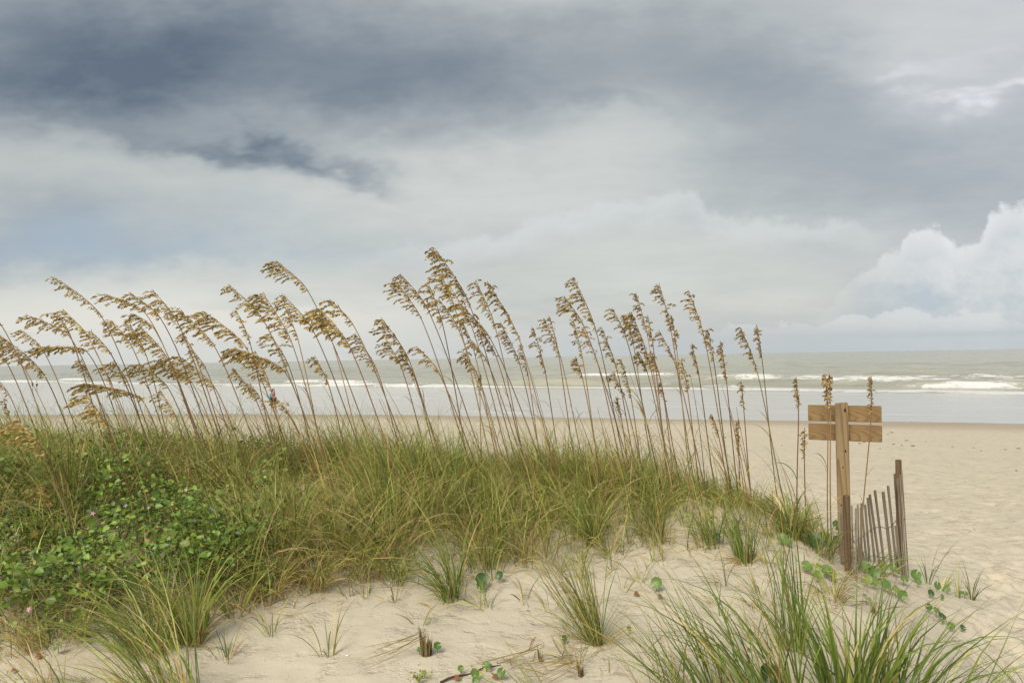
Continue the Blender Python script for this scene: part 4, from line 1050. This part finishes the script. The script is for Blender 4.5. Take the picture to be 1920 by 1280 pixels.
tuft(740, 1090, 'green tuft with blades fanning over the sand above the dead stub', [sp(50, (0.24, 0.5), (0.003, 0.006), 0.8, (W * 1.2, 0.35), (0.1, 0.7), (1.0, 2.3), GREEN, 0.07)], 24)
tuft(1398, 1052, 'upright green tuft on the sand at the right shoulder of the dune', [sp(60, (0.25, 0.48), (0.004, 0.007), 0.45, (W, 0.2), (0.02, 0.35), (0.3, 1.2), DGREEN, 0.07)], 36, True)
tuft(1330, 1020, 'loose tuft of green blades on the dune shoulder left of the upright one', [sp(60, (0.22, 0.44), (0.004, 0.007), 0.6, (W, 0.2), (0.05, 0.5), (0.5, 1.7), GREEN, 0.10)], 30)
tuft(1225, 1012, 'yellowish bushy tuft at the top of the open sand', [sp(70, (0.2, 0.38), (0.004, 0.007), 0.7, (W, 0.2), (0.1, 0.5), (0.7, 1.9), YGREEN, 0.10)], 26)
tuft(1482, 1002, 'bright yellow-green broad-leaved clump at the right end of the dune', [sp(60, (0.22, 0.44), (0.008, 0.016), 0.7, (W, 0.1), (0.05, 0.5), (0.9, 2.2), YGREEN, 0.09), sp(40, (0.2, 0.4), (0.004, 0.008), 0.7, (E_, 0.1), (0.05, 0.5), (0.7, 1.8), DGREEN, 0.12)], 20)
tuft(1535, 1035, 'dark grass clump against the left side of the signpost', [sp(60, (0.2, 0.40), (0.004, 0.008), 0.6, (W, 0.05), (0.05, 0.5), (0.6, 1.8), np.r_[DGREEN, GREEN], 0.10)], 30)
tuft(1630, 1075, 'grass growing through the fence slats below the sign', [sp(44, (0.18, 0.40), (0.004, 0.008), 0.8, (E_, 0.25), (0.2, 0.7), (1.0, 2.2), DGREEN, 0.10)], 24)
tuft(1560, 1120, 'dry tangled straw tuft in front of the near fence post', [sp(20, (0.14, 0.30), (0.003, 0.006), 0.8, (W, 0.1), (0.2, 0.7), (0.9, 2.0), GREEN, 0.07)], 70)

# ------------------------------------------------------------------ round-leaved pennywort
LEAFM = {}
def round_leaf_mesh(k):
    if k in LEAFM: return LEAFM[k]
    n = 14; P = Pile()
    ang = np.linspace(0.22, 2 * math.pi - 0.22, n)
    rad = 1 + 0.05 * np.sin(ang * 6 + k); rad2 = rad * 0.55
    rim = np.stack([np.cos(ang) * rad, np.sin(ang) * rad, 0.18 + 0.06 * np.sin(ang * 3 + k)], -1)
    inn = np.stack([np.cos(ang) * rad2, np.sin(ang) * rad2, np.full(n, 0.05)], -1)
    V = np.concatenate([[[0.0, 0, 0]], inn, rim])
    F3 = np.array([(0, 1 + i, 2 + i) for i in range(n - 1)]); F4 = np.array([(1 + i, 1 + n + i, 2 + n + i, 2 + i) for i in range(n - 1)])
    c = [(0.10, 0.19, 0.035), (0.135, 0.225, 0.045), (0.05, 0.11, 0.028), (0.20, 0.25, 0.055)][k]
    P.add(V, [F3, F4], np.r_[[np.array(c) * 1.3], np.tile(c, (2 * n, 1))]); LEAFM[k] = P.mesh('leaf'); LEAFM[k].materials.append(M['vine'])
    LEAFM[k].polygons.foreach_set('use_smooth', np.ones(len(LEAFM[k].polygons), bool))
    return LEAFM[k]
def pennywort(label, leaves, shades=(0, 1), sprig=0):
    """leaves: list of (px, py, radius px)"""
    q = hit(np.mean([l[0] for l in leaves]), np.mean([l[1] for l in leaves]) + 18)
    e = empty('pennywort', q); tag(e, label, 'pennywort', 'round-leaved pennywort plants in the sand')
    for j, (px, py, r) in enumerate(leaves):
        g = hit(px, py + r * 1.1 + 4); P = at(px, py, g[1] - 0.01)
        me = round_leaf_mesh(shades[j % len(shades)])
        o = bpy.data.objects.new('leaf', me); COL.objects.link(o); o.parent = e
        o.location = Vector(P - q); s = r / FPX * g[1]
        o.scale = (s, s, s); o.rotation_euler = (R(rng.uniform(35, 75)), R(rng.uniform(-25, 25)), rng.uniform(-0.6, 0.6)); o.rotation_euler.rotate_axis('Z', rng.uniform(0, 6))
        pl = Pile(); V, F = tube(bez(P + [0, 0.004, 0], P + [0, 0.01, -0.02], g + [0, 0.01, 0.02], g - [0, 0, 0.02], 6), 0.0016, 4); pl.add(V, F, (0.10, 0.12, 0.04)); pl.obj('stalk', M['stem'], e, q)
    if sprig:
        pl = Pile(); P = q + rng.normal(0, 0.035, (sprig, 3)); P[:, 2] = ground(P[:, 0], P[:, 1]) + rng.uniform(0.02, 0.07, sprig)
        V, F = leaf_geo(P, rng.normal(0, 0.4, (sprig, 3)) + [0, -0.3, 0.8], rng.normal(0, 1, (sprig, 3)), rng.uniform(0.008, 0.018, sprig)); pl.add(V, F, np.repeat(tint(np.array([(0.30, 0.30, 0.05), (0.24, 0.27, 0.06)]), sprig), 7, 0))
        o = pl.obj('flower_sprig', M['vine'], e, q); o['kind'] = 'stuff'
pennywort('single round bright leaf standing on bare sand right of the fan tuft', [(1231, 1092, 11)], (1,))
pennywort('pair of dark round leaves at the top of the sand slope', [(903, 1085, 12), (900, 1097, 9), (936, 1078, 8)], (2, 0))
pennywort('round leaf beside the dead stubble clump', [(820, 1210, 8), (786, 1217, 5)], (0, 1))
pennywort('row of round leaves along the dark twig at the bottom edge', [(912, 1246, 8), (890, 1262, 9), (940, 1260, 9), (864, 1252, 6), (893, 1275, 8)], (0, 1), 20)
pennywort('yellow-green sprig at the bottom edge left of the dark twig', [(785, 1270, 6), (796, 1262, 5)], (3,), 34)
pennywort('big dark round leaf at the bottom edge among dark grass', [(1441, 1262, 20)], (2,))
pennywort('lone light round leaf on sand in the lower left', [(108, 1211, 9)], (1,))
pennywort('large light leaf at the foot of the vines on the left', [(156, 1174, 15), (82, 1160, 14)], (1, 2))
pennywort('two round leaves beside the brown-based tuft', [(387, 1161, 11), (370, 1170, 8)], (0, 1))
pennywort('sprawling pennywort left of the near fence post', [(1512, 1060, 10), (1530, 1066, 11), (1550, 1068, 11), (1535, 1078, 9), (1560, 1076, 9), (1467, 1008, 9), (1478, 1015, 7)], (1, 3, 0), 30)
pennywort('pennywort patch at the foot of the fence slats', [(1622, 1060, 10), (1640, 1070, 10), (1655, 1062, 9), (1676, 1066, 10), (1690, 1062, 9), (1625, 1085, 10), (1640, 1090, 9), (1660, 1095, 10), (1680, 1105, 9), (1695, 1085, 8), (1692, 1115, 9), (1625, 1120, 9)], (1, 0, 3), 50)
pennywort('pennywort by the small shoots right of the fence', [(1717, 1077, 10), (1722, 1090, 6), (1757, 1097, 8), (1776, 1103, 6)], (0, 1), 14)
pennywort('small pair of dark round leaves on sand below the shoots', [(1745, 1111, 7), (1766, 1118, 5)], (2, 0))
pennywort('tiny pair of round leaves beside the rightmost shoot', [(1801, 1110, 4), (1810, 1112, 5)], (0,))
pennywort('trailing string of round leaves on the right-hand sand', [(1741, 1137, 7), (1756, 1145, 8), (1766, 1155, 8), (1783, 1172, 7), (1805, 1176, 6)], (2, 0), 26)
pennywort('round leaves under grass on the dune shoulder', [(1345, 1006, 8), (1380, 1003, 8)], (2, 0))
pennywort('round leaves at the base of the signpost', [(1568, 985, 10), (1545, 1005, 11), (1525, 1010, 12), (1552, 1022, 10), (1500, 978, 9), (1570, 1012, 9)], (2, 0, 2))
pennywort('small pale round leaf by the dead pegs', [(1180, 1178, 5), (1058, 1196, 6)], (0,))

# ------------------------------------------------------------------ dead stubs, twig, leaves, shell, wrack
def stub(px, py, label, n, L, streamers=0, rad=0.03):
    p = hit(px, py); e = empty('dead_stub', p); tag(e, label, 'dead stub')
    q = Pile(); add_clump(q, p, n, L, (0.006, 0.014), 0.15, (W, 0.1), (0.0, 0.25), (0.0, 0.5), STRAW * 0.5, rad=rad, K=4, dry=0.0)
    o = q.obj('stalk_bundle', M['blade'], e, p); o['kind'] = 'stuff'
    if streamers:
        q = Pile(); b = np.tile(p + [0, 0, L[1] * 0.6], (streamers, 1)) + rng.normal(0, 0.012, (streamers, 3))
        q.add(*blades(b, rng.uniform(0.15, 0.48, streamers), rng.uniform(0.002, 0.0045, streamers), rng.normal(W * 1.1, 0.2, streamers), rng.uniform(1.3, 2.2, streamers), rng.uniform(1.58, 1.75, streamers), tint(STRAW * 0.7, streamers), tint(STRAW * 0.8, streamers), K=7, pw=0.35, sway=0.08))
        o = q.obj('straw_streamer', M['blade'], e, p); o['kind'] = 'stuff'
stub(800, 1226, 'brown dead grass stub with straw trailing left on bare sand', 60, (0.08, 0.17), 15)
stub(1014, 1238, 'pair of short dead pegs in the sand left of the fan tuft', 7, (0.06, 0.12), 8, 0.015)
stub(1088, 1268, 'small dead peg among straw at the bottom edge', 6, (0.06, 0.12), 10, 0.012)
stub(1640, 1150, 'broken grey stub under the pennywort by the fence', 12, (0.06, 0.12), 4, 0.02)
def twig():
    a, b, c = hit(826, 1281), hit(880, 1263), hit(938, 1247)
    path = bez(a, a + (b - a) * 1.1, c - (c - b) * 0.7, c, 12); path[:, 2] = ground(path[:, 0], path[:, 1]) + 0.006 + 0.006 * np.sin(np.arange(12))
    V, F = tube(path, np.linspace(0.006, 0.003, 12), 6); pl = Pile(); pl.add(V, F, (0.06, 0.04, 0.03))
    tag(pl.obj('twig', M['deadwood'], None, (0, 0, 0), True), 'dark curved twig lying on sand at the bottom edge', 'twig')
twig()
def scrap(name, px, py, r, mat, label, cat, group=None, flat=0.35, lift=0.3):
    p = hit(px, py); s = r / FPX * p[1]
    bm = bmesh.new(); bmesh.ops.create_icosphere(bm, subdivisions=2, radius=1.0)
    ph = rng.uniform(0, 6, 3)
    for v in bm.verts:
        k = 1 + 0.35 * math.sin(v.co.x * 4 + ph[0]) * math.sin(v.co.y * 5 + ph[1]) + 0.2 * math.sin(v.co.z * 7 + ph[2])
        v.co = Vector((v.co.x * s * k, v.co.y * s * k * 0.9, v.co.z * s * flat * k))
    o = bm_obj(name, bm, mat, None, True); o.location = (p[0], p[1], p[2] + s * flat * lift); o.rotation_euler = (0, 0, rng.uniform(0, 6))
    tag(o, label, cat, group)
def curled_leaf(px, py, r, label):
    p = hit(px, py); s = 2 * r / FPX * p[1]; pl = Pile()
    V, F = leaf_geo(p[None] + [[0, 0, 0.008]], np.array([[0.2, -0.5, 0.8]]), np.array([[1.0, 0.3, 0.2]]), np.array([s]), 0.7, 0.45); pl.add(V, F, (0.25, 0.12, 0.05))
    tag(pl.obj('dead_leaf', M['dead_leaf'], None), label, 'dead leaf')
for a in [(65, 1236, 8, 'curled brown dead leaf on sand in the lower left'), (20, 1262, 6, 'brown dead leaf on sand at the lower left edge'), (1188, 1118, 7, 'reddish dead leaf on sand left of the single round leaf'), (1233, 1122, 6, 'small reddish dead leaf below the single round leaf'),
          (1400, 1222, 5, 'tiny reddish dead leaf beside dark grass'), (922, 1275, 8, 'orange dead leaf at the bottom edge under the twig'), (850, 1277, 8, 'orange dead leaf at the bottom edge left of the round leaves'), (703, 1062, 9, 'orange dead leaf at the edge of the grass thatch'), (1632, 1098, 6, 'brown dead leaf among the fence pennywort')]:
    curled_leaf(*a)
scrap('shell', 652, 1228, 4, M['shell'], 'white shell fragment on bare sand below the thatch', 'shell')
for k, (px, py, r) in enumerate(sorted([(1672, 811, 4), (1665, 814, 2.5), (1700, 826, 4), (1620, 829, 4), (1612, 831, 3), (1675, 833, 4), (1690, 834, 3), (1712, 836, 5), (1736, 828, 2.5), (1786, 838, 3), (1825, 839, 2.5), (1910, 841, 5), (1885, 843, 4), (1650, 841, 3), (1303, 826, 5), (1243, 811, 3), (1195, 817, 3),
                  (1225, 817, 3), (1130, 812, 3), (1840, 845, 3), (1905, 882, 3), (1838, 885, 2.5), (1466, 835, 3), (1360, 820, 3), (1710, 792, 2)])):
    scrap('seaweed_scrap', px, py, r * 0.75, M['weed'], f'small dark seaweed scrap on the pale beach, {ordinal(k + 1)} scrap from the left', 'seaweed', 'seaweed scraps along the beach', 0.3)

# ------------------------------------------------------------------ people on the beach
def skin_mesh(name, pts, edges, radii, mat, parent, root=0, sub=1):
    me = bpy.data.meshes.new(name); me.from_pydata([Vector(p) for p in pts], edges, [])
    o = link(name, me, mat, parent)
    o.modifiers.new('skin', 'SKIN')
    sv = me.skin_vertices[0].data if me.skin_vertices else None
    if sv is None:
        bm = bmesh.new(); bm.from_mesh(me); bm.verts.layers.skin.verify(); bm.to_mesh(me); bm.free(); sv = me.skin_vertices[0].data
    for i, r in enumerate(radii): sv[i].radius = (r, r); sv[i].use_root = (i == root)
    o.modifiers[0].use_smooth_shade = True
    s = o.modifiers.new('sub', 'SUBSURF'); s.levels = sub; s.render_levels = sub
    return o
def person(px, py, Y, height, facing, label, shirt, legs, bag=None, stride=0.18, zg=None):
    g = at(px, py, Y); z = float(ground(g[0], g[1])) if zg is None else zg
    e = empty('person', (g[0], g[1], z), facing); tag(e, label, 'person')
    k = height / 1.72
    J = dict(pel=(0, 0, .95), chest=(0, 0, 1.30), neck=(0, 0, 1.46), head=(0.02, 0, 1.60), top=(0.02, 0, 1.70),
             hl=(0.02, .09, .92), kl=(stride * .7, .09, .50), al=(stride * .8, .09, .08), tl=(stride * .8 + .15, .09, .04),
             hr=(-.02, -.09, .92), kr=(-stride * .3, -.09, .50), ar=(-stride, -.09, .10), tr=(-stride + .14, -.09, .04),
             sl=(0, .17, 1.41), el=(-.06, .22, 1.14), wl=(.08, .23, .93), fl=(.12, .22, .86), sr=(0, -.17, 1.41), er=(.04, -.22, 1.14), wr=(.20, -.2, 1.0), fr=(.26, -.18, .95))
    nm = list(J); pts = [tuple(c * k for c in J[n]) for n in nm]; ix = {n: i for i, n in enumerate(nm)}
    ed = [('pel', 'chest'), ('chest', 'neck'), ('neck', 'head'), ('head', 'top'), ('pel', 'hl'), ('hl', 'kl'), ('kl', 'al'), ('al', 'tl'), ('pel', 'hr'), ('hr', 'kr'), ('kr', 'ar'), ('ar', 'tr'),
          ('chest', 'sl'), ('sl', 'el'), ('el', 'wl'), ('wl', 'fl'), ('chest', 'sr'), ('sr', 'er'), ('er', 'wr'), ('wr', 'fr')]
    rd = dict(pel=.13, chest=.14, neck=.055, head=.095, top=.06, hl=.085, kl=.058, al=.038, tl=.03, hr=.085, kr=.058, ar=.038, tr=.03, sl=.055, el=.042, wl=.03, fl=.03, sr=.055, er=.042, wr=.03, fr=.03)
    skin_mesh('body', pts, [(ix[a], ix[b]) for a, b in ed], [rd[n] * k for n in nm], M['skin'], e)
    sub = lambda names, eds, grow, nme, mat: skin_mesh(nme, [tuple(c * k for c in J[n]) for n in names], [(names.index(a), names.index(b)) for a, b in eds], [(rd[n] + grow) * k for n in names], mat, e)
    sub(['pel', 'chest', 'sl', 'el', 'sr', 'er'], [('pel', 'chest'), ('chest', 'sl'), ('sl', 'el'), ('chest', 'sr'), ('sr', 'er')], .022, 'shirt', shirt)
    sub(['pel', 'hl', 'kl', 'hr', 'kr'], [('pel', 'hl'), ('hl', 'kl'), ('pel', 'hr'), ('hr', 'kr')], .022, 'shorts', legs)
    skin_mesh('hair', [(0.005 * k, 0, 1.60 * k), (0.0, 0, 1.70 * k), (-0.05 * k, 0, 1.58 * k)], [(0, 1), (0, 2)], [.10 * k, .075 * k, .06 * k], M['hair'], e)
    if bag:
        skin_mesh('towel', [(-.16 * k, .05 * k, 1.42 * k), (-.24 * k, .06 * k, 1.15 * k), (-.30 * k, .06 * k, .80 * k)], [(0, 1), (1, 2)], [.10 * k, .13 * k, .11 * k], bag, e)
person(513, 768, 54.0, 1.62, R(-12), 'person in pink top and dark shorts walking with a teal towel', M['pink'], M['black'], M['teal'])
person(61, 728, 122, 1.05, R(60), 'distant small figure in dark clothes standing in the shallows', M['black'], M['black'], None, 0.03, 0.02)
person(69, 728.5, 121, 1.15, R(80), 'distant small figure in white top standing in the shallows', M['white'], M['black'], None, 0.03, 0.02)

for o in list(bpy.data.objects):
    if o.type == 'MESH': o.data.update()
